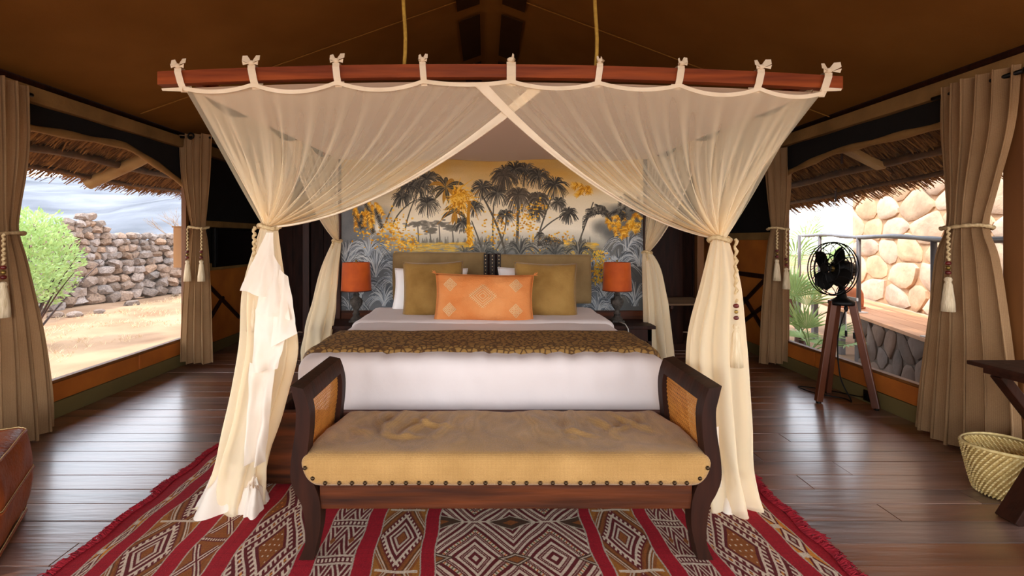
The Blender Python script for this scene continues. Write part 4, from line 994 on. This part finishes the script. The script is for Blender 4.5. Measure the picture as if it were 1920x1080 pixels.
c1 = curtain('tan linen curtain hanging behind the leather pouf', [(2.22, -2.90, 2.78, .34), (1.8, -2.90, 2.80, .31), (1.45, -2.90, 2.82, .23), (1.30, -2.90, 2.83, .21), (1.1, -2.90, 2.83, .28), (.7, -2.90, 2.84, .38), (.3, -2.89, 2.84, .43), (.012, -2.89, 2.85, .44)], (0, 1, 0), inL, 7, 0, 3, [(.12, -.02, .18)])
c2 = curtain('tan linen curtain with two tassels between the stone-wall window and television', [(2.30, -2.86, 4.86, .17), (1.9, -2.86, 4.86, .15), (1.55, -2.84, 4.86, .10), (1.38, -2.83, 4.86, .075), (1.2, -2.83, 4.86, .10), (.7, -2.845, 4.86, .145), (.3, -2.85, 4.86, .165), (.05, -2.85, 4.86, .17)], (1, -.12, 0), (.1, -1, 0), 4, 1, 3, [(-.05, -.10, .22), (.085, -.10, .22)], depth=.04)
c3 = curtain('tan linen curtain hanging between the fan and the dark luggage corner', [(2.16, 2.86, 4.82, .15), (1.8, 2.87, 4.82, .13), (1.5, 2.87, 4.82, .10), (1.37, 2.865, 4.82, .08), (1.2, 2.85, 4.82, .10), (.7, 2.83, 4.82, .13), (.3, 2.82, 4.82, .145), (.06, 2.815, 4.82, .15)], (1, .15, 0), (-.1, -1, 0), 4, 2, 3, [(-.07, -.10, .20), (.02, -.10, .28)], depth=.04)
c4 = curtain('tan linen curtain gathered beside the desk and the palm basket', [(2.215, 2.90, 2.88, .235), (1.9, 2.90, 2.89, .22), (1.55, 2.88, 2.90, .15), (1.34, 2.87, 2.91, .125), (1.15, 2.87, 2.92, .19), (.7, 2.89, 2.94, .26), (.3, 2.90, 2.96, .315), (.012, 2.90, 2.97, .33)], (0, -1, 0), inR, 6, 3, 3, [(-.105, .0, .20)], depth=.036)
for cu, a, b, eyes in ((c1, (-2.9, 2.35, 2.19), (-2.9, 3.14, 2.19), ()), (c2, (-3.10, 4.80, 2.27), (-2.66, 4.86, 2.27), (-.15, .02)), (c3, (2.70, 4.80, 2.13), (3.05, 4.83, 2.13), (.12,)), (c4, (2.88, 2.6, 2.17), (2.88, 3.16, 2.17), ())):
    a = Vector(a); b = Vector(b)
    rd = MB().tube([a, b], .013, 10).build('curtain_rod', black_m, cu, smooth=True); MB().ball(a, .026).build('finial', black_m, rd, smooth=True)
    for e in eyes:
        c = (a+b)/2+Vector((e, -.065, 0)); MB().tube([c+Vector((math.cos(2*PI*i/20)*.028, .002*math.sin(i), math.sin(2*PI*i/20)*.028)) for i in range(20)], .008, 6, closed=True).build('eyelet', black_m, cu, smooth=True)

# ================================================================== BENCH
bn = thing('bench', (.081, 2.16, 0), 'scroll-armed dark wood bench with cane sides and tan cushion at foot of bed', 'bench')
BC = .081; K = .0021
bp = lambda px, py: ((px-VX)*K-BC, CZ-(py-HY)*K)
out_ = [bp(*q) for q in ((545, 731), (551, 755), (556, 780), (554, 820), (547, 868), (546, 905), (555, 932), (567, 955), (573, 992), (573, 1026), (561, 1056))]
inn_ = [bp(*q) for q in ((569, 736), (577, 758), (582, 785), (581, 822), (577, 862), (580, 895), (592, 920), (601, 950), (602, 992), (595, 1028), (589, 1056))]
def smooth_line(pts, n):
    q = []
    k = len(pts)-1
    for i in range(n+1):
        t = i/n*k; j = min(int(t), k-1); f = t-j; a, b, c, d = pts[max(0, j-1)], pts[j], pts[j+1], pts[min(k, j+2)]
        q.append(tuple(b[z]+.5*f*(c[z]-a[z]+f*(2*a[z]-5*b[z]+4*c[z]-d[z]+f*(3*(b[z]-c[z])+d[z]-a[z]))) for z in (0, 1)))
    return q
O_ = smooth_line(out_, 40); I_ = smooth_line(inn_, 40)
off = 1.27-1056*K+HY*K
O_ = [(a, b-off+.010) for a, b in O_]; I_ = [(a, b-off+.010) for a, b in I_]
def sprof(m, sx, y0, y1, i0=0, i1=40, o=O_, i=I_):
    vs = []
    for k in range(i0, i1+1):
        for (p, yy) in ((o[k], y0), (i[k], y0), (i[k], y1), (o[k], y1)): vs.append((BC+sx*p[0], yy, p[1]))
    fs = []; n = i1-i0
    for k in range(n):
        for q in range(4): fs.append((k*4+q, k*4+(q+1) % 4, (k+1)*4+(q+1) % 4, (k+1)*4+q))
    fs += [(3, 2, 1, 0), (n*4, n*4+1, n*4+2, n*4+3)]
    return m.add(vs, fs)
for sx in (1, -1):          # -1 mirrors to the far side
    for y0, y1 in ((1.925, 1.985), (2.36, 2.42)): sprof(MB(), sx, y0, y1).build('arm_post', wood_frame, bn, auto=45)
    sprof(MB(), sx, 1.985, 2.36, 0, 5).build('arm_rail', wood_frame, bn, auto=45)
    sprof(MB(), sx, 1.985, 2.36, 21, 25).build('side_rail', wood_frame, bn, auto=45)
    # slim frame lips around the cane
    mid = [((a[0]+b[0])/2+.004, (a[1]+b[1])/2) for a, b in zip(O_, I_)]
    ca = MB(); i0, i1 = 4, 22; y0, y1 = 1.985, 2.36
    seg = [mid[k] for k in range(i0, i1+1)]
    def PP(y_, s_):
        t = s_*(len(seg)-1); k = min(int(t), len(seg)-2); f = t-k; return Vector((BC+sx*(seg[k][0]*(1-f)+seg[k+1][0]*f), y_, seg[k][1]*(1-f)+seg[k+1][1]*f))
    def ribbon(pts, wv, dz):
        for a, b in zip(pts[:-1], pts[1:]):
            d = (b-a); n_ = Vector((1, 0, 0)); u = d.cross(n_).normalized()*wv; h_ = n_*dz; t_ = n_*.0008
            for q in (h_-t_, h_+t_): ca.add([a+u+q, a-u+q, b-u+q, b+u+q], [(0, 1, 2, 3)])
    sp = .0165; ny = int((y1-y0)/sp); slen = sum((Vector(seg[k+1])-Vector(seg[k])).length for k in range(len(seg)-1)); nz_ = int(slen/sp)
    for k in range(ny+1):
        for e in (-.0022, .0022): ribbon([PP(y0+(y1-y0)*k/ny+e, j/8) for j in range(9)], .0013, .001)
    for k in range(nz_+1):
        for e in (-.003, .003): ribbon([PP(y0, min(1, max(0, k/nz_+e))), PP(y1, min(1, max(0, k/nz_+e)))], .0013, -.001)
    for k in range(-nz_, ny+1):
        for dg in (1, -1):
            pts = []
            for j in range(nz_+1):
                yk = k+j
                if 0 <= yk <= ny: pts.append(PP(y0+(y1-y0)*(yk if dg > 0 else ny-yk)/ny, j/nz_))
            if len(pts) > 1: ribbon(pts[::4]+([pts[-1]] if (len(pts)-1) % 4 else []), .0014, .002*dg)
    ca.build('cane_panel', cane_m, bn)
zr = O_[0][1]
MB().box(BC-.735, BC+.735, 1.935, 1.975, .205, .305, .004).build('front_rail', wood_dark_x, bn)
MB().box(BC-.735, BC+.735, 2.37, 2.41, .205, .305, .004).build('back_rail', wood_dark_x, bn)
MB().box(BC-.73, BC+.73, 1.97, 2.38, .27, .30).build('seat_base', wood_frame, bn)
CREASE = []                                           # wrinkles pulled across the seat: x0, y0, x1, y1, width, height
for (x, yy, dx, dy, w_, h_) in ((-.60, 2.36, .10, -.22, .018, .020), (-.50, 2.38, -.02, -.26, .020, .022), (-.42, 2.30, .16, -.10, .020, .018), (-.33, 2.36, -.10, -.28, .022, .022), (-.24, 2.30, -.06, -.22, .022, .016), (-.66, 2.20, .12, -.12, .02, .014), (-.12, 2.34, -.05, -.26, .03, .010), (.12, 2.36, .06, -.24, .035, .010), (.34, 2.36, -.04, -.28, .024, .018), (.44, 2.34, .05, -.24, .022, .020), (.55, 2.38, .10, -.22, .02, .018), (.60, 2.26, -.14, -.12, .02, .016), (.70, 2.38, -.05, -.2, .02, .016), (.26, 2.16, .14, -.06, .02, .012), (-.52, 2.12, .16, -.03, .018, .012)):
    CREASE.append((BC+x, yy, BC+x+dx, yy+dy, w_, h_))
def cw(p, n):
    q = Vector(p)
    if n.z > .3 or p.z > .40:
        k = max(0, min(1, (p.y-1.93)/.09)); a = nz(p.x*5, p.y*2.5, 1)*.012+.004*nz(p.x*22, p.y*12, 7)
        ox = .02*nz(p.x*6, p.y*9, 3); oy = .02*nz(p.x*9, p.y*9, 8)
        for (x0_, y0_, x1_, y1_, w_, h_) in CREASE:
            dx, dy = x1_-x0_, y1_-y0_; px_, py_ = p.x+ox-x0_, p.y+oy-y0_; t_ = max(0, min(1, (px_*dx+py_*dy)/(dx*dx+dy*dy)))
            d_ = math.hypot(px_-t_*dx, py_-t_*dy)/w_; f_ = math.sin(PI*(.12+.76*t_))
            sd_ = (px_*dy-py_*dx); a += .62*h_*f_*(math.exp(-d_*d_)-.55*math.exp(-(d_-1.6)**2)*(1 if sd_ > 0 else .2))
        q.z += a*k
    else: q += n*(.002*nz(p.x*8, p.y*8, p.z*8))
    lo_ = max(0, min(1, (.40-p.z)/.10)); q.x -= math.copysign(.055*lo_**2*max(0, (abs(p.x-BC)-.70)/.106), p.x-BC)
    if p.y > 2.2: q.x = BC+(q.x-BC)*(1-.05*(p.y-2.2)/.2)
    return q
MB().round(BC-.806, BC+.806, 1.895, 2.43, .302, .432, .045, .012, cw).build('seat_cushion', bench_cloth, bn, smooth=True)
me0 = None
def nail(x, z_):
    global me0
    if me0 is None:
        o = MB().lathe([(.0085, 0), (.008, .002), (.0055, .005), (.002, .0065)], bn['_o'], 10).build('nail', nail_m, bn, smooth=True); me0 = o.data
    else:
        o = bpy.data.objects.new('nail', me0); COL.objects.link(o); o.parent = bn
    o.rotation_euler = (PI/2, 0, 0); o.location = Vector((x, 1.895, z_))-Vector(bn['_o'])
for k in range(28): nail(BC-.700+1.40*k/27+R.uniform(-.003, .003), .327)
for sx in (-1, 1): nail(BC+sx*.748, .345); nail(BC+sx*.778, .385)

# ================================================================== RUG
def paint_rug(x0, x1, y0, y1, mm=.002):
    w_ = int((x1-x0)/mm); h_ = int((y1-y0)/mm)
    X_, T = np.meshgrid(x0+(np.arange(w_)+.5)*mm, y1-(np.arange(h_)+.5)*mm)
    rs = np.random.RandomState(5)
    # slow wobble so that woven lines are not ruler-straight
    wob = .006*np.sin(T*9+1)+.004*np.sin(T*23)+.003*np.sin(X_*31+T*7); Xw = X_+wob; Tw = T+.004*np.sin(X_*17)+.003*np.sin(X_*41+T*5)
    C = lambda c: np.array(c, np.float32)/255
    RED, MAR, WHT, BRN, GLD, DRK = C((140, 20, 30)), C((86, 26, 26)), C((190, 168, 144)), C((126, 70, 30)), C((182, 112, 40)), C((70, 46, 30))
    im = np.empty((h_, w_, 3), np.float32); im[:] = RED
    def put(mask, c): im[mask] = c
    K_ = 1.849/920
    S_ = lambda px: (px-VX)*K_
    fr = lambda a: a-np.floor(a)
    def stripe(a, b): xa, xb = S_(a), S_(b); m = (Xw >= xa) & (Xw < xb); return m, (Xw-xa)/(xb-xa), xb-xa
    def edge(a, b):
        for e in (a, b): put(np.abs(Xw-S_(e)) < .0032, WHT*.85)
    def comb(m, s, t, wd, per, k0, k1, tooth, c, n):
        D = np.abs(s-.5)*2+np.abs(t-.5)*2
        q = (t-.5)*np.sign(t-.5)
        put(m & (D > k0) & (D < k1), c)
        al = fr((np.abs(s-.5)-np.abs(t-.5))*n)
        put(m & (D >= k1) & (D < k1+tooth) & (al > .5), c)
    def brown(a, b, per, ph):
        m, s, wd = stripe(a, b); t = fr((Tw+ph)/per); D = np.abs(s-.5)*2+np.abs(t-.5)*2
        put(m, BRN); put(m & (fr(D*5) < .35) & (D > 1.05), BRN*.7); put(m & (D < 1.02), MAR)
        comb(m, s, t, wd, per, .70, .82, .14, WHT, 9)
        put(m & (D < .55) & (D > .45), WHT); put(m & (D < .35) & (D > .24), WHT*.95); put(m & (D < .2), BRN)
        put(m & (D > 1.28) & (D < 1.36), WHT*.95); put(m & (D > 1.42) & (D < 1.47), WHT*.9)
        put(m & (D > 1.6), GLD*.8); put(m & (np.minimum(t, 1-t) < .018) & (s > .06) & (s < .94), WHT); edge(a, b)
    def xs(a, b, per, ph):
        m, s, wd = stripe(a, b); t = fr((Tw+ph)/per); put(m, WHT*.95)
        for k in (0, .5):
            z_ = np.abs(fr(s*2+k*0)-.5); 
            put(m & (np.abs(fr((np.abs(fr(s*2)-.5)*2-t*4*.5+k))-.5) < .14) & (t > .12) & (t < .88), MAR)
        put(m & (np.abs(fr(s*2)-.5)+np.abs(t-.5)*1.6 < .16), BRN)
        q = np.minimum(t, 1-t); put(m & (q < .07), MAR*.9); put(m & (q < .045) & (fr(s*9) > .45), WHT); edge(a, b)
    def big(a, b, per, ph):
        m, s, wd = stripe(a, b); t = fr((Tw+ph)/per); D = np.abs(s-.5)*2+np.abs(t-.5)*2
        put(m, MAR)
        put(m & (D < .42), BRN); put(m & (D < .38) & (fr(s*11) > .7) & (fr(t*17) > .7), WHT)
        comb(m, s, t, wd, per, .52, .60, .14, WHT, 11)
        put(m & (D > .84) & (D < 1.12), WHT); put(m & (D > .91) & (D < 1.05) & (fr((np.abs(s-.5)-np.abs(t-.5))*12) > .45), MAR)
        put(m & (np.abs(D-.98) < .03) & (fr((np.abs(s-.5)-np.abs(t-.5))*4) > .8), GLD)
        D2 = 2-D; put(m & (D2 > .52) & (D2 < .60), WHT); put(m & (D2 >= .60) & (D2 < .76) & (fr((np.abs(s-.5)-np.abs(t-.5))*11) > .5), WHT); put(m & (D2 < .42), BRN); put(m & (D2 < .36) & (fr(s*11) > .7) & (fr(t*17) > .7), GLD)
        edge(a, b)
    def med(a, b, per, ph):
        m, s, wd = stripe(a, b); t = fr((Tw+ph)/per); D = np.abs(s-.5)*2+np.abs(t-.5)*2; put(m, BRN)
        z_ = np.abs(np.abs(s-.5)*2-np.abs(t-.5)*2.4); put(m & (z_ < .3) & (np.abs(t-.5) < .36), MAR); put(m & (z_ < .2) & (np.abs(t-.5) < .36), WHT); put(m & (z_ < .07) & (np.abs(t-.5) < .36), MAR)
        q = np.minimum(t, 1-t); put(m & (q < .05), MAR); put(m & (q < .03) & (fr(s*10) > .4), WHT); edge(a, b)
    def small(a, b, per, ph):
        m, s, wd = stripe(a, b); t = fr((Tw+ph)/per); D = np.abs(s-.5)*2+np.abs(t-.5)*2
        put(m, GLD); put(m & (D < 1.15), MAR); put(m & (D < .9), WHT); put(m & (D < .5), MAR); put(m & (D < .26), WHT*.8); put(m & (np.minimum(t, 1-t) < .08) & (s < .6), WHT); edge(a, b)
    def centre(a, b, per, ph):
        m, s, wd = stripe(a, b); put(m, MAR); t = fr((Tw+ph)/per); ss = np.abs(s-.5)*2; s2 = np.abs(fr(s*2)-.5)*2
        D = s2*.9+np.abs(t-.5)*2.2
        ln = fr(D*5.2); put(m & (ln < .46), WHT); k = np.floor(D*5.2).astype(int)
        dot = fr((s2-np.abs(t-.5)*2.2)*17) > .5; put(m & (ln > .6) & (ln < .84) & (k % 2 == 1) & dot, WHT*.9)
        cc = m & (k == 4) & (ln < .46) & (fr((s2-np.abs(t-.5)*2.2)*9) > .62); put(cc, C((86, 96, 54))); put(m & (k == 4) & (ln < .46) & (fr((s2-np.abs(t-.5)*2.2)*4.5) > .82), C((176, 96, 40)))
        dd = s2*1.3*0+(1-s2)*.9+np.abs(t-.5)*5; 
        put(m & (dd < .42), DRK); put(m & (dd < .34) & (dd > .27), WHT*.9); put(m & (dd < .2), BRN)
        d3 = (1-s2)*.8+np.minimum(t, 1-t)*5; put(m & (d3 < .55), WHT*.9); put(m & (d3 < .48), DRK); put(m & (d3 < .2), BRN)
        put(m & (np.minimum(t, 1-t) < .010) & (d3 > .5), WHT); edge(a, b)
    small(134, 152, .2, .02); brown(186, 281, .44, .0); med(318, 371, .27, .1); big(413, 536, .62, .16); xs(576, 650, .25, .068); brown(689, 781, .42, -.185)
    centre(812, 1125, .50, .31); brown(1152, 1251, .42, -.185); xs(1285, 1344, .25, .068); big(1372, 1496, .62, .16); small(1537, 1568, .2, .04)
    wv = rs.normal(0, .05, (h_, w_)).astype(np.float32); wv = (wv+np.roll(wv, 1, 1)+np.roll(wv, 2, 1)+np.roll(wv, 1, 0))/2.2
    st = np.repeat(rs.normal(0, .05, (1, w_)), h_, 0)*.5+np.repeat(rs.normal(0, .06, (h_, 1)), w_, 1)*.5
    return im*(1+wv+st)[..., None]
RX0, RX1, RY0, RY1 = -1.63, 1.385, 1.15, 3.02
rug = thing('rug', (0, 2.1, 0), 'red kilim rug with white and brown diamond bands under the bench', 'rug')
def rugz(x, yy): return .007+.0015*nz(x*3, yy*3)
def rugp(u, v):
    yy = RY0+(RY1-.0-RY0)*v; x = RX0+(RX1-RX0)*u
    if u > .97: x += .008*math.sin(yy*23)
    if u < .03: x += .008*math.sin(yy*19)
    yk = yy-(.36*max(0, (x+.6)/2.0) if v > .5 else 0)*((v-.5)*2)
    return (x, yk, rugz(x, yk)) if v < 2 else 0
rm = print_mat('woven_kilim', paint_rug(RX0, RX1, RY0, RY1), .9, bump=.35)
o = MB().grid(rugp, 90, 60)
uvs = {}
for j in range(61):
    for i in range(91): uvs[o.v[j*91+i]] = (o.v[j*91+i][0], o.v[j*91+i][1])
o.build('woven_field', rm, rug, smooth=True, uv=lambda v: ((v[0]-RX0)/(RX1-RX0), (v[1]-RY0)/(RY1-RY0)))
m = MB()
for side, xx in ((-1, RX0), (1, RX1)):
    ymax = RY1 if side < 0 else RY1-.36
    for k in range(900):
        yy = R.uniform(RY0, ymax); x = xx+(.008*math.sin(yy*(19 if side < 0 else 23)))-side*.012; l = R.uniform(.012, .04)*(1.3 if nz(yy*7, side) > .1 else .8)*(1 if side < 0 else 1.5)
        e = Vector((x+side*(.012+l), yy+R.uniform(-.03, .03), R.uniform(.004, .012))); mid = Vector((x+side*(.01+l*.5), yy+R.uniform(-.012, .012), R.uniform(.010, .02)))
        m.tube([(x, yy, .009), mid, e], [.003, .0026, .0015], 4, cap=False)
tag(m.build('fringe', M('red_wool', (150, 16, 30), .95, (112, 10, 22), 40), rug), kind='stuff')

# ================================================================== FAN ON TRIPOD
fc = Vector((2.76, 3.8, 0)); hubz = .79
fan = thing('tripod_fan', fc, 'vintage black metal fan on a dark wood tripod before the window', 'fan')
feet = [Vector((2.58, 3.80, 0)), Vector((2.90, 3.64, 0)), Vector((2.82, 4.04, 0))]
for f in feet:
    t = Vector((fc.x, fc.y, hubz)); d = (f-t); d.z = 0; d.normalize(); a = t+d*.065+Z*.0; 
    m = MB().beam(a, f+Z*.012, .036, .05, up=(d.x, d.y, .2), bev=.006); lg = m.build('leg', M('walnut_tripod', (104, 54, 30), .35, (70, 34, 18), 6, (1, 1, .2)), fan)
    MB().tube([f+Z*.0, f+Z*.02], .018, 8).build('foot', black_m, lg)
MB().lathe([(.085, -.03), (.09, -.02), (.09, .0), (.06, .012), (.035, .03), (.028, .07), (.02, .10)], (fc.x, fc.y, hubz), 24).build('mount', black_m, fan, smooth=True)
fd = Vector((-.97, -.16, .06)).normalized(); hc = Vector((fc.x, fc.y, 1.035))+fd*.085
fu = fd.cross(Z).normalized(); fv = fu.cross(fd)
ring = lambda r, o: [hc+fd*o+fu*r*math.cos(2*PI*i/40)+fv*r*math.sin(2*PI*i/40) for i in range(40)]
RC = .205
for (r, o) in ((RC, .0), (RC*.98, .045), (RC*.98, -.045), (RC*.55, .075), (.045, .085), (RC*.55, -.07)):
    MB().tube(ring(r, o*.65), .0045 if r > .1 else .006, 6, closed=True).build('cage_ring', black_m, fan, smooth=True)
for sgn in (1, -1):
    for k in range(14):
        pts = []
        for i in range(13):
            t = i/12; r = .03+(RC-.03)*t; an = 2*PI*k/14+.22*math.sin(t*PI*2)*sgn*.5
            pts.append(hc+fd*sgn*(.06*(1-t**2.6))+fu*r*math.cos(an)+fv*r*math.sin(an))
        MB().tube(pts, .0028, 5).build('cage_wire', black_m, fan, smooth=True)
MB().tube([hc+fd*.055, hc+fd*.07], [.035, .03], 20).build('cage_badge', black_m, fan)
for k in range(4):
    an = 2*PI*k/4+.5; rd = fu*math.cos(an)+fv*math.sin(an); td = -fu*math.sin(an)+fv*math.cos(an)
    def bl(u, v):
        r = .035+.145*v; wq = .032+.042*math.sin(PI*min(1, v*.95))*1.0; s = (u-.5)*2
        return hc+rd*r+td*s*wq*(.8 if s < 0 else 1.1)+fd*(.02*s+.006)
    g1 = MB().grid(bl, 6, 8); g2 = MB().grid(lambda u, v: bl(u, v)-fd*.003, 6, 8); m = MB().add(g1.v, g1.f); m.add(g2.v, [f[::-1] for f in g2.f]); m.build('blade', black_m, fan, smooth=True)
MB().tube([hc-fd*.0, hc+fd*.055], .024, 14).build('hub', brass, fan, smooth=False, auto=40)
MB().tube([hc-fd*.03, hc-fd*.06, hc-fd*.12, hc-fd*.17, hc-fd*.2], [.062, .072, .07, .055, .02], 22).build('motor', black_m, fan, smooth=True)
MB().tube([Vector((fc.x, fc.y, hubz+.07)), hc-fd*.07], [.018, .022], 10).build('neck', black_m, fan, smooth=True)
cpts = [Vector((fc.x, fc.y-.05, hubz-.04)), Vector((2.73, 3.80, .5)), Vector((2.75, 3.80, .2)), Vector((2.82, 3.78, .02)), Vector((2.84, 3.88, .008)), Vector((2.70, 4.02, .008)), Vector((2.68, 4.2, .008)), Vector((2.85, 4.1, .008)), Vector((2.93, 3.82, .04)), Vector((XR-.02, 3.82, .055))]
q = []
for i in range(len(cpts)-1):
    a, b, c, d = cpts[max(0, i-1)], cpts[i], cpts[i+1], cpts[min(len(cpts)-1, i+2)]
    for k in range(8): f = k/8; p_ = b+.5*f*(c-a+f*(2*a-5*b+4*c-d+f*(3*(b-c)+d-a))); p_.z = max(p_.z, .006); q.append(p_)
MB().tube(q, .005, 6).build('power_cord', black_m, fan, smooth=True)
so = thing('power_socket', (XR-.02, 3.78, .06), 'black power socket with plug on the skirting behind the fan', 'socket')
MB().box(XR-.03, XR-.014, 3.72, 3.82, .02, .10, .004).build('plate', black_m, so); MB().box(XR-.055, XR-.03, 3.745, 3.785, .04, .08, .006).build('plug', black_m, so)

# ================================================================== DESK, BASKET, POUF, TV, RACK
dk_ = thing('writing_desk', (2.55, 1.75, 0), 'near-black wooden desk with crossed legs beside the front curtain', 'desk')
MB().box(2.19, 2.90, 1.25, 2.235, .70, .72, .006).build('desk_top', wood_frame, dk_); MB().box(2.23, 2.86, 1.29, 2.20, .67, .70, .004).build('apron', wood_frame, dk_)
for yy in (2.17, 1.35):
    MB().beam((2.27, yy, .67), (2.79, yy, .0), .04, .05, up=(0, 1, 0), bev=.004).build('leg', wood_frame, dk_)
    MB().beam((2.355, yy+.04, .0), (2.78, yy+.04, .67), .04, .09, up=(0, 1, 0), bev=.004).build('leg', wood_frame, dk_)
MB().beam((2.56, 1.35, .3), (2.56, 2.17, .3), .03, .04, bev=.004).build('stretcher', wood_frame, dk_)
bk = thing('waste_basket', (2.55, 2.40, 0), 'woven palm-leaf waste basket on the floor behind the desk leg', 'basket')
bc = Vector((2.585, 2.445, 0))
bprof = lambda t: .108+.052*t**.8
MB().lathe([(bprof(i/10)-.004, .004+.235*i/10) for i in range(11)]+[(bprof(1)-.014, .239)]+[(bprof(i/10)-.014, .008+.235*i/10) for i in range(10, -1, -1)], bc, 40).build('basket_wall', basket_m, bk, smooth=True)
m = MB()
for row in range(15):
    t = (row+.5)/15; r = bprof(t)
    for k in range(46):
        a = 2*PI*(k+.5*(row % 2))/46; a2 = a+.085; c0 = bc+Vector((math.cos(a)*r, math.sin(a)*r, .235*t-.004)); c1 = bc+Vector((math.cos(a2)*(r+.002), math.sin(a2)*(r+.002), .235*t+.009))
        m.tube([c0, (c0+c1)/2+Vector((math.cos(a), math.sin(a), 0))*.004, c1], .0042, 4)
        if row > 8: m.tube([c0-Vector((math.cos(a), math.sin(a), 0))*.016, c1-Vector((math.cos(a), math.sin(a), 0))*.018], .004, 4)
tag(m.build('basket_weave', straw_h, bk), kind='stuff')
MB().tube([bc+Vector((math.cos(2*PI*i/40)*.157, math.sin(2*PI*i/40)*.157, .24+.006*math.sin(4*PI*i/40))) for i in range(40)], .007, 7, closed=True).build('rim', straw_h, bk, smooth=True)
pf = thing('leather_pouf', (-2.225, 1.955, 0), 'brown stitched leather cube pouf on the floor below the front curtain', 'pouf')
RM = Matrix.Translation((-2.225, 1.955, 0)) @ Matrix.Scale(.95, 4) @ Matrix.Rotation(.55, 4, 'Z')
def pd(p, n): return Vector(p)+n*(.012*nz(p.x*5, p.y*5, p.z*5)+.004*nz(p.x*16, p.y*16, p.z*16))+Vector((n.x, n.y, 0))*.025*math.sin(PI*min(1, max(0, p.z/.43)))
m = MB().round(-.26, .26, -.26, .26, .006, .42, .035, .025, pd); mm = MB().add([RM @ Vector(v) for v in m.v], m.f); mm.build('cover', leather, pf, smooth=True)
m = MB(); lp = [(-.225, -.265), (.225, -.265), (.265, -.225), (.265, .225), (.225, .265), (-.225, .265), (-.265, .225), (-.265, -.225)]
for zz, e in ((.405, 1.0), (.215, 1.085), (.02, 1.0)):
    pts = []
    for i in range(8):
        a = Vector((*lp[i], zz)); b = Vector((*lp[(i+1) % 8], zz))
        for k in range(8): pts.append(RM @ (Vector(((a+(b-a)*k/8).x*e, (a+(b-a)*k/8).y*e, zz+.004*nz(i, k, zz*9)))))
    MB().tube(pts, .006, 5, closed=True).build('seam', leather, pf, smooth=True); MB().tube([p+Z*.010 for p in pts], .0018, 4, closed=True).build('stitching', stitch_m, pf)
for sx in (-1, 1):
    for sy in (-1, 1):
        pts = [RM @ Vector((sx*.252*(1+.085*math.sin(PI*k/10)), sy*.252*(1+.085*math.sin(PI*k/10)), .02+.385*k/10)) for k in range(11)]
        MB().tube(pts, .006, 5).build('seam', leather, pf, smooth=True); MB().tube([p+Vector((.0, -.008, 0)) for p in pts], .0018, 4).build('stitching', stitch_m, pf)
tv = thing('television', (XL+.04, 5.95, 1.17), 'flat black television mounted on the side wall behind the rear curtain', 'television')
MB().box(XL+.03, XL+.07, 5.42, 6.42, .955, 1.395, .008).build('casing', black_m, tv); MB().box(XL+.068, XL+.073, 5.45, 6.39, .985, 1.37).build('screen_glass', screen_black, tv)
wbx = thing('wooden_box', (-3.2, 5.03, 1.1), 'small light wooden box fixed outside the window next to the curtain', 'box')
c = at(348, 464, 5.2); MB().box(c.x-.10, c.x+.12, 5.15, 5.35, c.z-.21, c.z+.21, .006).build('side_board', M('pale_plywood', (176, 124, 70), .6, (150, 100, 52), 6, (1, 1, .2)), wbx); MB().box(c.x-.11, c.x+.13, 5.14, 5.36, c.z+.21, c.z+.225, .003).build('lid', MATS['pale_plywood'], wbx)
lr_ = thing('luggage_rack', (2.2, 5.55, 0), 'slatted dark wood luggage rack in the dark corner behind the net', 'rack')
for k in range(7):
    yy = 5.15+k*.09; MB().box(1.92, 2.42, yy, yy+.05, .57, .59, .004).build('slat', M('rack_slat', (120, 84, 48), .5, (90, 60, 32), 5, (.2, 1, 1)), lr_)
for x in (1.96, 2.38):
    MB().box(x-.015, x+.015, 5.15, 5.75, .535, .57, .004).build('side_rail', wood_dark, lr_)
    MB().beam((x, 5.17, .55), (x, 5.72, 0), .025, .03, bev=.003).build('leg', wood_dark, lr_); MB().beam((x+.03, 5.72, .55), (x+.03, 5.17, 0), .025, .03, bev=.003).build('leg', wood_dark, lr_)
wr_ = thing('wardrobe', (2.0, 6.2, 0), 'dark wooden wardrobe standing in the shadow behind the mural screen', 'wardrobe')
MB().box(1.62, 2.40, 5.95, 6.6, 0, 2.1, .006).build('carcass', wood_frame, wr_)
for x0_, x1_ in ((1.64, 2.005), (2.015, 2.38)):
    d_ = MB().box(x0_, x1_, 5.93, 5.95, .06, 2.06, .004).build('door', wood_frame, wr_); MB().ball((2.0+(.04 if x0_ > 2 else -.04), 5.92, 1.05), .014).build('knob', brass, d_, smooth=True)
# tidy helper properties
for o in bpy.data.objects:
    if '_o' in o: del o['_o']
print('tris', sum(len(o.data.loop_triangles) if o.data.calc_loop_triangles() is None else 0 for o in bpy.data.objects if o.type == 'MESH'), 'objects', len(bpy.data.objects))
